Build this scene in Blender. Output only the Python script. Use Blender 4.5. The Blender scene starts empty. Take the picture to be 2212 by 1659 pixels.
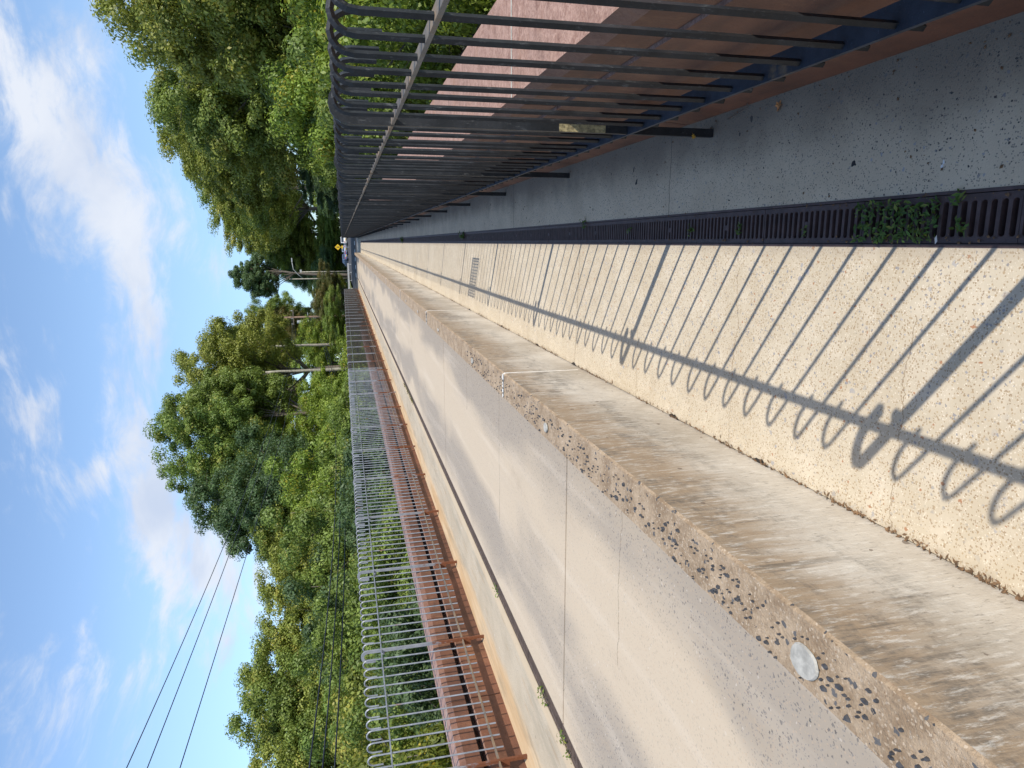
import bpy, bmesh, math, random
from mathutils import Vector, Matrix, noise
from mathutils.geometry import tessellate_polygon
import numpy as np

# ------------------------------------------------------------------ camera
S = bpy.context.scene
COL = S.collection
PI = math.pi
EYE = Vector((0, 0, 1.5))
FOC = 1480.0                      # focal length in units where the picture is 2212 wide
Fv = np.array([1335 * .553 - 1106, 947 * .553 - 829.5, FOC])
Ny = 922 * .553 - 829.5
Nx = (-FOC * FOC - Fv[1] * Ny) / Fv[0]
_n = lambda v: v / np.linalg.norm(v)
Yw = _n(Fv); Zw = -_n(np.array([Nx, Ny, FOC])); Xw = np.cross(Yw, Zw)
RW = np.stack([Xw, Yw, Zw])
cd = bpy.data.cameras.new("camera")
cam = bpy.data.objects.new("camera", cd); COL.objects.link(cam)
cd.sensor_width = 36; cd.lens = FOC / 2212 * 36; cd.clip_start = .05; cd.clip_end = 3000
M = Matrix.Identity(4)
for i in range(3):
    M[i][0] = RW[i][0]; M[i][1] = -RW[i][1]; M[i][2] = -RW[i][2]; M[i][3] = EYE[i]
cam.matrix_world = M
S.camera = cam
def direction(x, y):              # world direction of a point of the 2212x1659 photograph
    v = RW @ _n(np.array([x - 1106, y - 829.5, FOC]))
    return Vector(v)

# ------------------------------------------------------------------ sun and sky
SUN_TO = Vector((.787, -.617, 0)).normalized()
ELEV = math.atan(1.055)
SUN_TO = Vector((SUN_TO.x * math.cos(ELEV), SUN_TO.y * math.cos(ELEV), math.sin(ELEV)))
sl = bpy.data.lights.new("sun", 'SUN'); sl.energy = 4.5; sl.angle = math.radians(.42); sl.color = (1, .94, .85)
so = bpy.data.objects.new("sun", sl); COL.objects.link(so)
so.rotation_euler = SUN_TO.to_track_quat('Z', 'Y').to_euler()
S.view_settings.view_transform = 'Standard'; S.view_settings.look = 'None'
S.view_settings.exposure = .14; S.view_settings.gamma = 1
S.view_settings.use_curve_mapping = False

class NT:
    def __init__(s, tree): s.t = tree; s.N = tree.nodes; s.L = tree.links; s.N.clear()
    def n(s, typ, **kw):
        nd = s.N.new(typ)
        for k, v in kw.items():
            if k.startswith('i_'): nd.inputs[k[2:].replace('_', ' ')].default_value = v
            else: setattr(nd, k, v)
        return nd
    def l(s, a, b): s.L.new(a, b)
    def _in(s, sock, v):
        if isinstance(v, bpy.types.NodeSocket): s.l(v, sock)
        elif v is not None: sock.default_value = v
    def math(s, op, a, b=None, c=None, clamp=False):
        nd = s.N.new('ShaderNodeMath'); nd.operation = op; nd.use_clamp = clamp
        s._in(nd.inputs[0], a); s._in(nd.inputs[1], b)
        if c is not None: s._in(nd.inputs[2], c)
        return nd.outputs[0]
    def mix(s, f, a, b, blend='MIX'):
        nd = s.N.new('ShaderNodeMix'); nd.data_type = 'RGBA'; nd.blend_type = blend
        s._in(nd.inputs[0], f)
        for sk, v in ((nd.inputs[6], a), (nd.inputs[7], b)):
            if isinstance(v, bpy.types.NodeSocket): s.l(v, sk)
            else: sk.default_value = (*v[:3], 1)
        return nd.outputs[2]
    def ramp(s, f, lo, hi, smooth=True):
        nd = s.N.new('ShaderNodeMapRange'); nd.interpolation_type = 'SMOOTHSTEP' if smooth else 'LINEAR'
        s._in(nd.inputs[0], f); nd.inputs[1].default_value = lo; nd.inputs[2].default_value = hi
        return nd.outputs[0]
    def noise(s, vec, scale, detail=4, rough=.55, out=0, dist=0):
        nd = s.N.new('ShaderNodeTexNoise'); nd.inputs['Scale'].default_value = scale
        nd.inputs['Detail'].default_value = detail; nd.inputs['Roughness'].default_value = rough
        nd.inputs['Distortion'].default_value = dist
        if vec is not None: s.l(vec, nd.inputs['Vector'])
        return nd.outputs[out]
    def voro(s, vec, scale, feature='F1', rand=1.0):
        nd = s.N.new('ShaderNodeTexVoronoi'); nd.feature = feature
        nd.inputs['Scale'].default_value = scale; nd.inputs['Randomness'].default_value = rand
        if vec is not None: s.l(vec, nd.inputs['Vector'])
        return nd
    def mapping(s, vec, scale=(1, 1, 1), loc=(0, 0, 0), rot=(0, 0, 0)):
        nd = s.N.new('ShaderNodeMapping'); nd.inputs['Scale'].default_value = scale
        nd.inputs['Location'].default_value = loc; nd.inputs['Rotation'].default_value = rot
        s.l(vec, nd.inputs['Vector']); return nd.outputs[0]
    def sep(s, vec):
        nd = s.N.new('ShaderNodeSeparateXYZ'); s.l(vec, nd.inputs[0]); return nd.outputs

w = bpy.data.worlds.new("World"); S.world = w; w.use_nodes = True
t = NT(w.node_tree)
sky = t.n('ShaderNodeTexSky', sky_type='NISHITA', sun_disc=False)
sky.sun_elevation = ELEV
sky.sun_rotation = math.atan2(SUN_TO.x, SUN_TO.y)
sky.air_density = 1.0; sky.dust_density = .15; sky.ozone_density = 2.2; sky.altitude = 0
tc = t.n('ShaderNodeTexCoord'); gen = tc.outputs['Generated']
sx, sy, sz = t.sep(gen)
az = t.math('ARCTAN2', sx, sy)
el = t.math('ARCSINE', sz)
warp = t.noise(t.mapping(gen, (1, 1, 1.5)), 2.2, 3, .5, out=1)
wv = t.n('ShaderNodeVectorMath', operation='MULTIPLY_ADD')
t.l(warp, wv.inputs[0]); wv.inputs[1].default_value = (.22, .22, .22); t.l(gen, wv.inputs[2])
fb = t.noise(t.mapping(wv.outputs[0], (1.0, 1.0, 2.6)), 5.0, 7, .60)
fine = t.noise(t.mapping(wv.outputs[0], (1, 1, 2.6)), 15, 8, .66)
def blob(p, q, wd, amp):          # a cloud streak between two directions
    d0, d1 = direction(*p), direction(*q)
    a0, e0 = math.atan2(d0.x, d0.y), math.asin(d0.z); a1, e1 = math.atan2(d1.x, d1.y), math.asin(d1.z)
    ac, ec = (a0 + a1) / 2, (e0 + e1) / 2
    L = max(math.hypot(a1 - a0, e1 - e0) / 2, 1e-3) ; th = math.atan2(e1 - e0, a1 - a0)
    da = t.math('SUBTRACT', az, ac); de = t.math('SUBTRACT', el, ec)
    u = t.math('MULTIPLY_ADD', da, math.cos(th), t.math('MULTIPLY', de, math.sin(th)))
    v = t.math('MULTIPLY_ADD', de, math.cos(th), t.math('MULTIPLY', da, -math.sin(th)))
    u = t.math('DIVIDE', u, L * .8 + wd); v = t.math('DIVIDE', v, wd)
    r = t.math('MULTIPLY_ADD', u, u, t.math('MULTIPLY', v, v))
    return t.math('MULTIPLY', t.math('EXPONENT', t.math('MULTIPLY', r, -1)), amp * .92)
tot = None
for b_ in [((0, 20), (60, 230), .06, .26), ((70, 330), (190, 40), .03, .20), ((170, 250), (260, 560), .034, .42),
           ((285, 560), (345, 770), .030, .56), ((70, 300), (160, 420), .045, .34), ((100, 470), (130, 590), .03, .24),
           ((105, 720), (125, 760), .018, .20), ((55, 900), (120, 840), .022, .30), ((235, 800), (245, 910), .022, .26),
           ((165, 1070), (230, 990), .022, .32), ((280, 900), (310, 1180), .028, .40), ((330, 1060), (335, 1220), .022, .24),
           ((360, 1250), (380, 1380), .022, .30), ((430, 1090), (460, 1310), .042, .50), ((475, 1380), (470, 1500), .018, .16),
           ((360, 500), (520, 640), .05, .28), ((300, 300), (380, 470), .04, .24), ((20, 450), (40, 380), .02, .16)]:
    bb = blob(*b_)
    tot = bb if tot is None else t.math('ADD', tot, bb)
den = t.math('ADD', t.math('MULTIPLY_ADD', fb, 1.55, t.math('MULTIPLY', fine, .85)), tot)
den = t.math('POWER', t.ramp(den, 1.20, 1.72), 1.25)
shade = t.noise(t.mapping(wv.outputs[0], (1, 1, 2), (.3, .1, .06)), 6, 5, .5)
ccol = t.mix(t.ramp(shade, .35, .65), (4.5, 5.1, 6.3), (6.2, 6.5, 7.1))
skyc = t.n('ShaderNodeHueSaturation'); skyc.inputs['Saturation'].default_value = 1.0; skyc.inputs['Value'].default_value = 1.55
t.l(sky.outputs[0], skyc.inputs['Color'])
hz = t.ramp(el, -.02, .30)
skyh = t.mix(hz, t.mix(1, skyc.outputs[0], (.46, .58, .76), 'MULTIPLY'), skyc.outputs[0])
allc = t.mix(t.math('MULTIPLY', den, .93), skyh, ccol)
bg = t.n('ShaderNodeBackground'); bg.inputs['Strength'].default_value = .125
t.l(allc, bg.inputs[0])
wo = t.n('ShaderNodeOutputWorld'); t.l(bg.outputs[0], wo.inputs[0])

# ------------------------------------------------------------------ helpers
def tag(o, label=None, cat=None, group=None, kind=None):
    if label: o['label'] = label
    if cat: o['category'] = cat
    if group: o['group'] = group
    if kind: o['kind'] = kind
    return o
def empty(name, loc=(0, 0, 0), label=None, cat=None, group=None, kind=None):
    o = bpy.data.objects.new(name, None); COL.objects.link(o); o.location = loc; o.empty_display_size = .1
    return tag(o, label, cat, group, kind)
def link(name, me, parent=None, loc=(0, 0, 0), rot=(0, 0, 0)):
    o = bpy.data.objects.new(name, me); COL.objects.link(o); o.location = loc; o.rotation_euler = rot
    if parent: o.parent = parent
    return o
class MB:
    def __init__(s): s.v = []; s.f = []; s.mi = []
    def add(s, vs, fs, m=0):
        b = len(s.v); s.v += [tuple(v) for v in vs]; s.f += [tuple(b + i for i in f) for f in fs]; s.mi += [m] * len(fs)
    def box(s, x0, x1, y0, y1, z0, z1, m=0):
        s.add([(x, y, z) for z in (z0, z1) for y in (y0, y1) for x in (x0, x1)],
              [(0, 2, 3, 1), (4, 5, 7, 6), (0, 1, 5, 4), (2, 6, 7, 3), (0, 4, 6, 2), (1, 3, 7, 5)], m)
    def prism_y(s, prof, y0, y1, m=0, caps=True):    # profile in x,z counter-clockwise seen from -y
        n = len(prof)
        s.add([(x, y, z) for y in (y0, y1) for x, z in prof],
              [(i, (i + 1) % n, n + (i + 1) % n, n + i) for i in range(n)] +
              ([tuple(reversed(range(n))), tuple(range(n, 2 * n))] if caps else []), m)
    def tube(s, pts, rad, seg=6, m=0, cap=True):
        pts = [Vector(p) for p in pts]; rs = rad if isinstance(rad, (list, tuple)) else [rad] * len(pts)
        vs = []; fs = []; up = Vector((.13, .21, .97)).normalized()
        for i, p in enumerate(pts):
            d = (pts[min(i + 1, len(pts) - 1)] - pts[max(i - 1, 0)]).normalized()
            a = d.cross(up)
            if a.length < .1: a = d.cross(Vector((1, 0, 0)))
            a.normalize(); b = d.cross(a)
            for k in range(seg):
                an = 2 * PI * k / seg; vs.append(p + (a * math.cos(an) + b * math.sin(an)) * rs[i])
        for i in range(len(pts) - 1):
            for k in range(seg):
                fs.append((i * seg + k, i * seg + (k + 1) % seg, (i + 1) * seg + (k + 1) % seg, (i + 1) * seg + k))
        if cap: fs += [tuple(reversed(range(seg))), tuple(range((len(pts) - 1) * seg, len(pts) * seg))]
        s.add(vs, fs, m)
    def mesh(s, name, mats, smooth=False):
        me = bpy.data.meshes.new(name); me.from_pydata(s.v, [], s.f); me.validate(); me.update()
        for m in (mats if isinstance(mats, (list, tuple)) else [mats]): me.materials.append(m)
        if any(s.mi): me.polygons.foreach_set('material_index', s.mi)
        bm = bmesh.new(); bm.from_mesh(me); bmesh.ops.recalc_face_normals(bm, faces=bm.faces); bm.to_mesh(me); bm.free()
        if smooth:
            me.polygons.foreach_set('use_smooth', [True] * len(me.polygons))
        return me
    def build(s, name, mats, parent=None, smooth=False, loc=(0, 0, 0)):
        return link(name, s.mesh(name, mats, smooth), parent, loc)
def bevel(me, w_, seg=1):
    bm = bmesh.new(); bm.from_mesh(me)
    bmesh.ops.bevel(bm, geom=[e for e in bm.edges if e.is_manifold and e.calc_face_angle(0) > .5], offset=w_, segments=seg, affect='EDGES', profile=.6)
    bm.to_mesh(me); bm.free(); return me

# ------------------------------------------------------------------ materials
def new_mat(name):
    m = bpy.data.materials.new(name); m.use_nodes = True
    t = NT(m.node_tree)
    b = t.n('ShaderNodeBsdfPrincipled'); o = t.n('ShaderNodeOutputMaterial'); t.l(b.outputs[0], o.inputs[0])
    g = t.n('ShaderNodeNewGeometry')
    return m, t, b, g.outputs['Position']
def setb(t, b, col, rough=.8, metal=0, bump=None, bstr=.3, bdist=.01, spec=None):
    if isinstance(col, bpy.types.NodeSocket): t.l(col, b.inputs['Base Color'])
    else: b.inputs['Base Color'].default_value = (*col, 1)
    t._in(b.inputs['Roughness'], rough); t._in(b.inputs['Metallic'], metal)
    if spec is not None: b.inputs['Specular IOR Level'].default_value = spec
    if bump is not None:
        bn = t.n('ShaderNodeBump'); bn.inputs['Strength'].default_value = bstr; bn.inputs['Distance'].default_value = bdist
        t.l(bump, bn.inputs['Height']); t.l(bn.outputs[0], b.inputs['Normal'])

def stones(t, pos, scale, lo, hi, rad=.36):
    """mask of scattered stones: cells whose random value lies in lo..hi, cut to an angular blob; returns mask, cell colour"""
    wob = t.n('ShaderNodeVectorMath', operation='MULTIPLY_ADD')
    t.l(t.noise(pos, scale * 1.3, 2, .5, out=1), wob.inputs[0]); wob.inputs[1].default_value = (1.1 / scale,) * 3; t.l(pos, wob.inputs[2])
    v = t.voro(wob.outputs[0], scale)
    r, g, b = t.sep(v.outputs['Color'])
    sel = t.math('MULTIPLY', t.math('GREATER_THAN', r, lo), t.math('LESS_THAN', r, hi))
    size = t.math('MULTIPLY_ADD', g, .25, rad - .14)
    inside = t.math('LESS_THAN', v.outputs['Distance'], size)
    return t.math('MULTIPLY', sel, inside), b

def mat_sidewalk():
    m, t, b, pos = new_mat('exposed_aggregate_concrete')
    x, y, z = t.sep(pos)
    big = t.noise(pos, 1.3, 4, .6); mid = t.noise(pos, 9, 3, .6)
    near = t.ramp(x, -.75, -.50)                    # the cast strip by the barrier is smoother, brushed
    col = t.mix(t.ramp(big, .3, .7), (.525, .44, .31), (.60, .52, .385))
    col = t.mix(t.math('MULTIPLY', t.ramp(mid, .45, .75), .5), col, (.70, .61, .47))
    m1, c1 = stones(t, pos, 150, .40, .78, .42)
    col = t.mix(t.math('MULTIPLY', m1, .8), col, t.mix(c1, (.21, .125, .06), (.47, .345, .20)))
    m8, c8 = stones(t, t.mapping(pos, (1, 1.7, 1), (4, 2, 0)), 100, .04, .28, .31)
    col = t.mix(t.math('MULTIPLY', m8, .8), col, (.33, .24, .15))
    m5, c5 = stones(t, pos, 210, .1, .28, .4)
    col = t.mix(t.math('MULTIPLY', m5, .6), col, (.80, .72, .58))
    m2, c2 = stones(t, pos, 105, .80, .92, .36)
    col = t.mix(t.math('MULTIPLY', m2, t.math('MULTIPLY_ADD', near, .5, .35)), col, t.mix(c2, (.17, .17, .18), (.34, .33, .33)))
    m3, c3 = stones(t, pos, 46, .86, .98, .34)
    clump = t.ramp(t.noise(pos, 3.2, 2, .5), .42, .62)
    col = t.mix(t.math('MULTIPLY', m3, t.math('MULTIPLY', clump, .8)), col, t.mix(c3, (.19, .20, .22), (.42, .41, .42)))
    m4, c4 = stones(t, pos, 70, .02, .05, .3)
    col = t.mix(t.math('MULTIPLY', m4, .8), col, (.36, .15, .06))
    cy = t.math('ADD', y, t.math('MULTIPLY', t.math('SUBTRACT', t.noise(t.mapping(pos, (5, 1.5, 1)), 1, 5, .7), .5), .12))
    crk = None
    for y0, xm in ((1.55, -.2), (2.42, -.1), (3.35, -.45), (5.62, -.5), (6.7, 0), (7.9, -.4), (8.5, 0), (12.2, 0), (14.4, 0)):
        c_ = t.math('MULTIPLY', t.math('LESS_THAN', t.math('ABSOLUTE', t.math('SUBTRACT', cy, y0)), .0011 + .0003 * y0), t.math('LESS_THAN', x, xm))
        crk = c_ if crk is None else t.math('MAXIMUM', crk, c_)
    col = t.mix(t.math('MULTIPLY', crk, .6), col, (.22, .14, .07))
    edge = t.math('SUBTRACT', 1, t.ramp(t.math('ADD', x, t.math('MULTIPLY', t.noise(pos, 12, 3), .10)), -.80, -.735))
    col = t.mix(t.math('MULTIPLY', edge, .55), col, (.30, .24, .17))
    gr = t.math('MULTIPLY', t.ramp(t.noise(pos, .9, 6, .7), .50, .72), .22)
    col = t.mix(gr, col, (.40, .33, .24))
    dr_ = t.math('MULTIPLY', t.ramp(t.math('ADD', x, t.math('MULTIPLY', t.noise(pos, 14, 4, .7), .05)), -.045, .01), .45)
    col = t.mix(dr_, col, (.34, .28, .21))
    brush = t.noise(t.mapping(pos, (4, 90, 4)), 1, 3, .6)
    col = t.mix(t.math('MULTIPLY', t.math('SUBTRACT', brush, .5), .35), col, (.35, .28, .2))
    h = t.math('ADD', t.math('MULTIPLY', t.noise(pos, 220, 2), .6), t.math('MULTIPLY', m2, .5))
    setb(t, b, col, .85, 0, h, .35, .003)
    return m
def mat_strip(left=False):
    m, t, b, pos = new_mat('strip_concrete_rusty' if left else 'strip_concrete')
    x, y, z = t.sep(pos)
    big = t.noise(pos, 2.0, 5, .6)
    col = t.mix(t.ramp(big, .3, .7), (.56, .455, .305), (.68, .565, .39))
    if left: col = t.mix(t.ramp(big, .35, .65), (.42, .345, .235), (.55, .465, .335))
    m1, c1 = stones(t, pos, 190, .5, .8, .4)
    col = t.mix(t.math('MULTIPLY', m1, .8), col, (.20, .18, .15))
    mp_, cp_ = stones(t, pos, 120, .0, .10, .3)
    col = t.mix(mp_, col, (.07, .065, .06))
    m2, c2 = stones(t, pos, 80, .88, .95, .3)
    col = t.mix(t.math('MULTIPLY', m2, .8), col, t.mix(c2, (.05, .05, .055), (.5, .5, .5)))
    m6, c6 = stones(t, pos, 28, .965, .99, .22)
    col = t.mix(m6, col, t.mix(t.math('GREATER_THAN', c6, .8), (.03, .03, .03), (.75, .75, .73)))
    if not left:
        cy = t.math('ADD', y, t.math('MULTIPLY', t.math('SUBTRACT', t.noise(t.mapping(pos, (4, 1.5, 1)), 1, 4, .6), .5), .07))
        crk = t.math('MAXIMUM', t.math('LESS_THAN', t.math('ABSOLUTE', t.math('SUBTRACT', cy, 3.05)), .002), t.math('LESS_THAN', t.math('ABSOLUTE', t.math('SUBTRACT', cy, 6.1)), .004))
        col = t.mix(crk, col, (.07, .06, .05))
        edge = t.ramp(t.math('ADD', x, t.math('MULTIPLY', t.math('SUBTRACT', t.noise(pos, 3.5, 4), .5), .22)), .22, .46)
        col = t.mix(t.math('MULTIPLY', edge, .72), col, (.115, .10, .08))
        st = t.ramp(t.noise(pos, 5, 3), .66, .75)
        col = t.mix(t.math('MULTIPLY', st, .5), col, (.16, .11, .06))
    else:
        fr = t.noise(t.mapping(pos, (3.5, .55, 1)), 1, 5, .65)
        k = t.math('SUBTRACT', 1, t.ramp(t.math('ADD', x, t.math('MULTIPLY', t.math('SUBTRACT', t.noise(pos, 2.2, 3), .5), .18)), -4.10, -3.95))
        rust = t.mix(t.ramp(fr, .35, .7), (.55, .36, .18), (.68, .52, .33))
        col = t.mix(t.math('MULTIPLY', k, .85), t.mix(.5, col, (.50, .42, .31)), rust)
        line = t.math('MULTIPLY', t.ramp(t.noise(t.mapping(pos, (14, 1.5, 1)), 1, 4, .6), .56, .70), .5)
        col = t.mix(line, col, (.40, .26, .14))
        gy = t.ramp(t.noise(t.mapping(pos, (5, .7, 1), (2, 9, 0)), 1, 7, .75), .50, .66)
        col = t.mix(t.math('MULTIPLY', gy, .45), col, (.27, .24, .18))
        k2 = t.ramp(x, -3.52, -3.46)
        col = t.mix(t.math('MULTIPLY', k2, .6), col, (.62, .48, .31))
    setb(t, b, col, .88, 0, t.noise(pos, 150, 4, .7), .5, .004)
    return m
def mat_barrier():
    m, t, b, pos = new_mat('barrier_face_concrete')
    x, y, z = t.sep(pos)
    base = t.mix(t.ramp(t.noise(pos, 1.7, 5, .6), .3, .7), (.40, .345, .27), (.63, .575, .485))
    streak = t.noise(t.mapping(pos, (1, 26, 1.6)), 1, 5, .65)
    streak2 = t.noise(t.mapping(pos, (1, 60, 9), rot=(.25, 0, 0)), 1, 6, .75)
    hgt = t.math('ADD', z, t.math('MULTIPLY', t.math('SUBTRACT', streak, .5), .42))
    hgt = t.math('ADD', hgt, t.math('MULTIPLY', t.math('SUBTRACT', t.noise(t.mapping(pos, (1, 1.2, 1)), 1, 2), .5), .30))
    col = t.mix(t.math('MULTIPLY', t.ramp(hgt, .18, .50), .88), base, (.33, .23, .135))
    gr = t.ramp(t.noise(t.mapping(pos, (1, 1.1, 2.6)), 1.9, 7, .75), .47, .62)
    gr = t.math('MULTIPLY', gr, t.math('MULTIPLY', t.ramp(z, .08, .28), t.ramp(streak2, .35, .62)))
    col = t.mix(t.math('MULTIPLY', gr, .8), col, (.12, .105, .085))
    drip = t.math('MULTIPLY', t.ramp(t.noise(t.mapping(pos, (1, 22, .9)), 1, 3, .7), .60, .72), t.ramp(z, .12, .4))
    col = t.mix(t.math('MULTIPLY', drip, .6), col, (.10, .085, .065))
    light = t.ramp(t.noise(t.mapping(pos, (1, 60, 12), rot=(-.3, 0, 0)), 1, 7, .8), .50, .66)
    col = t.mix(t.math('MULTIPLY', light, .65), col, (.72, .68, .60))
    m1, c1 = stones(t, pos, 30, .965, 1.0, .25)
    col = t.mix(t.math('MULTIPLY', m1, .7), col, (.14, .10, .07))
    dk = t.ramp(t.noise(t.mapping(pos, (1, 85, 22), (2, 5, 1), (.12, 0, 0)), 1, 7, .8), .54, .68)
    col = t.mix(t.math('MULTIPLY', dk, .75), col, (.17, .135, .10))
    h = t.math('ADD', streak2, t.math('MULTIPLY', t.noise(pos, 60, 4, .7), .7))
    setb(t, b, col, .85, 0, h, .45, .006)
    return m
def mat_coping():
    m, t, b, pos = new_mat('worn_aggregate_coping')
    col = t.mix(t.ramp(t.noise(pos, 9, 6, .8), .35, .65), (.28, .19, .11), (.48, .355, .23))
    m1, c1 = stones(t, pos, 130, .3, .75, .42)
    col = t.mix(t.math('MULTIPLY', m1, .8), col, t.mix(c1, (.22, .13, .06), (.62, .50, .36)))
    m3, c3 = stones(t, pos, 120, .76, .84, .4)
    col = t.mix(t.math('MULTIPLY', m3, .3), col, (.60, .52, .42))
    m2, c2 = stones(t, pos, 55, .86, .98, .38)
    col = t.mix(m2, col, t.mix(c2, (.05, .05, .052), (.15, .14, .13)))
    h = t.math('ADD', t.noise(pos, 90, 4, .8), t.math('MULTIPLY', m2, .5))
    setb(t, b, col, .85, 0, h, .9, .008)
    return m
def mat_road():
    m, t, b, pos = new_mat('worn_road_concrete')
    x, y, z = t.sep(pos)
    warp = t.n('ShaderNodeVectorMath', operation='MULTIPLY_ADD')
    t.l(t.noise(pos, .5, 3, .5, out=1), warp.inputs[0]); warp.inputs[1].default_value = (1.2, 2.4, 0); t.l(pos, warp.inputs[2])
    wear = t.noise(t.mapping(warp.outputs[0], (1.1, .28, 1), (3.1, 1.2, 0), (0, 0, .28)), 1, 3, .5)
    lanes = t.math('MULTIPLY', t.math('COSINE', t.math('MULTIPLY', t.math('ADD', x, 2.05), 4.4)), .15)
    wm = t.ramp(t.math('SUBTRACT', wear, lanes), .40, .66)
    col = t.mix(wm, (.56, .455, .325), (.37, .31, .24))
    col = t.mix(t.math('MULTIPLY', t.ramp(t.noise(t.mapping(pos, (7, .4, 1)), 1, 4, .6), .5, .75), .3), col, (.70, .60, .47))
    st = t.math('MULTIPLY', t.ramp(t.noise(t.mapping(pos, (2.2, .8, 1), (7, 3, 0)), 1, 7, .75), .56, .70), .35)
    col = t.mix(st, col, (.40, .31, .21))
    cy = t.math('ADD', y, t.math('MULTIPLY', t.math('SUBTRACT', t.noise(t.mapping(pos, (3, 1.5, 1)), 1, 5, .7), .5), .16))
    for y0, x0 in ((3.05, -2.2), (5.9, -2.6), (7.6, -1.9)):
        cr = t.math('MULTIPLY', t.math('LESS_THAN', t.math('ABSOLUTE', t.math('SUBTRACT', cy, y0)), .0012 * y0), t.math('GREATER_THAN', x, x0))
        col = t.mix(t.math('MULTIPLY', cr, .55), col, (.20, .15, .10))
    m1, c1 = stones(t, pos, 75, .70, .86, .40)
    col = t.mix(t.math('MULTIPLY', m1, t.math('MULTIPLY_ADD', wm, .6, .22)), col, t.mix(c1, (.06, .06, .06), (.20, .18, .16)))
    m2, c2 = stones(t, pos, 95, .30, .50, .4)
    col = t.mix(t.math('MULTIPLY', m2, .4), col, (.50, .36, .24))
    m3, c3 = stones(t, pos, 60, .02, .06, .3)
    col = t.mix(t.math('MULTIPLY', m3, .4), col, (.66, .60, .52))
    m9, c9 = stones(t, pos, 130, .5, .7, .4)
    col = t.mix(t.math('MULTIPLY', m9, t.math('MULTIPLY_ADD', wm, .55, .2)), col, (.20, .19, .18))
    setb(t, b, col, .82, 0, t.noise(pos, 120, 4, .7), .4, .004)
    return m
def mat_steel(name='weathering_steel'):
    m, t, b, pos = new_mat(name)
    n1 = t.noise(pos, 2.2, 6, .65); n2 = t.noise(t.mapping(pos, (1, 1, 5)), 1.6, 5, .6)
    col = t.mix(t.ramp(n1, .3, .7), (.110, .047, .026), (.205, .085, .045))
    col = t.mix(t.math('MULTIPLY', t.ramp(n2, .45, .75), .5), col, (.055, .032, .022))
    g = t.n('ShaderNodeNewGeometry'); nz = t.sep(g.outputs['Normal'])[2]
    dust = t.math('MULTIPLY', t.ramp(nz, .15, .8), t.ramp(t.noise(pos, 16, 6, .75), .15, .6))
    col = t.mix(t.math('MULTIPLY', dust, .85), col, t.mix(t.ramp(t.noise(pos, 45, 5, .8, dist=1.5), .35, .65), (.30, .165, .12), (.56, .36, .27)))
    col = t.mix(t.math('MULTIPLY', t.ramp(t.noise(t.mapping(pos, (1, 1.5, .8)), 1.3, 7, .8), .5, .66), .45), col, (.32, .155, .075))
    spots = t.ramp(t.noise(pos, 60, 3, .6), .66, .74)
    col = t.mix(t.math('MULTIPLY', spots, .35), col, (.09, .05, .035))
    setb(t, b, col, .62, .0, t.noise(pos, 35, 5, .7), .5, .006)
    return m
def mat_metal(name, a, c, rust_col, lo, hi, rough=.5, zrust=None):
    m, t, b, pos = new_mat(name)
    col = t.mix(t.ramp(t.noise(pos, 12, 4, .6), .3, .7), a, c)
    sp = t.ramp(t.noise(pos, 90, 3, .7), .64, .72)
    col = t.mix(t.math('MULTIPLY', sp, .4), col, tuple(min(1, v * 3) for v in c))
    if 'black' in name:
        wr = t.ramp(t.noise(t.mapping(pos, (1, 1, .35)), 55, 6, .8), .56, .70)
        col = t.mix(t.math('MULTIPLY', wr, .55), col, (.15, .15, .145))
    rm = t.noise(t.mapping(pos, (3, 2.2, 1.3)), 1.7, 5, .7)
    if zrust is not None:
        z = t.sep(pos)[2]
        rm = t.math('ADD', rm, t.math('MULTIPLY', t.math('SUBTRACT', zrust, z), .32))
    rk = t.ramp(rm, lo, hi)
    col = t.mix(rk, col, t.mix(t.noise(pos, 40, 3), rust_col, tuple(v * .45 for v in rust_col)))
    setb(t, b, col, t.math('MULTIPLY_ADD', rk, .3, rough), 0, t.noise(pos, 120, 3, .6), .25, .003, .35 if 'black' in name or 'dark' in name else .5)
    return m
def mat_simple(name, col, rough=.7, var=.25, scale=8, metal=0, bump=.3, spec=None):
    m, t, b, pos = new_mat(name)
    c = t.mix(t.ramp(t.noise(pos, scale, 5, .65), .3, .7), tuple(v * (1 - var) for v in col), tuple(min(1, v * (1 + var)) for v in col))
    setb(t, b, c, rough, metal, t.noise(pos, scale * 6, 4, .7), bump, .004, spec)
    return m
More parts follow.
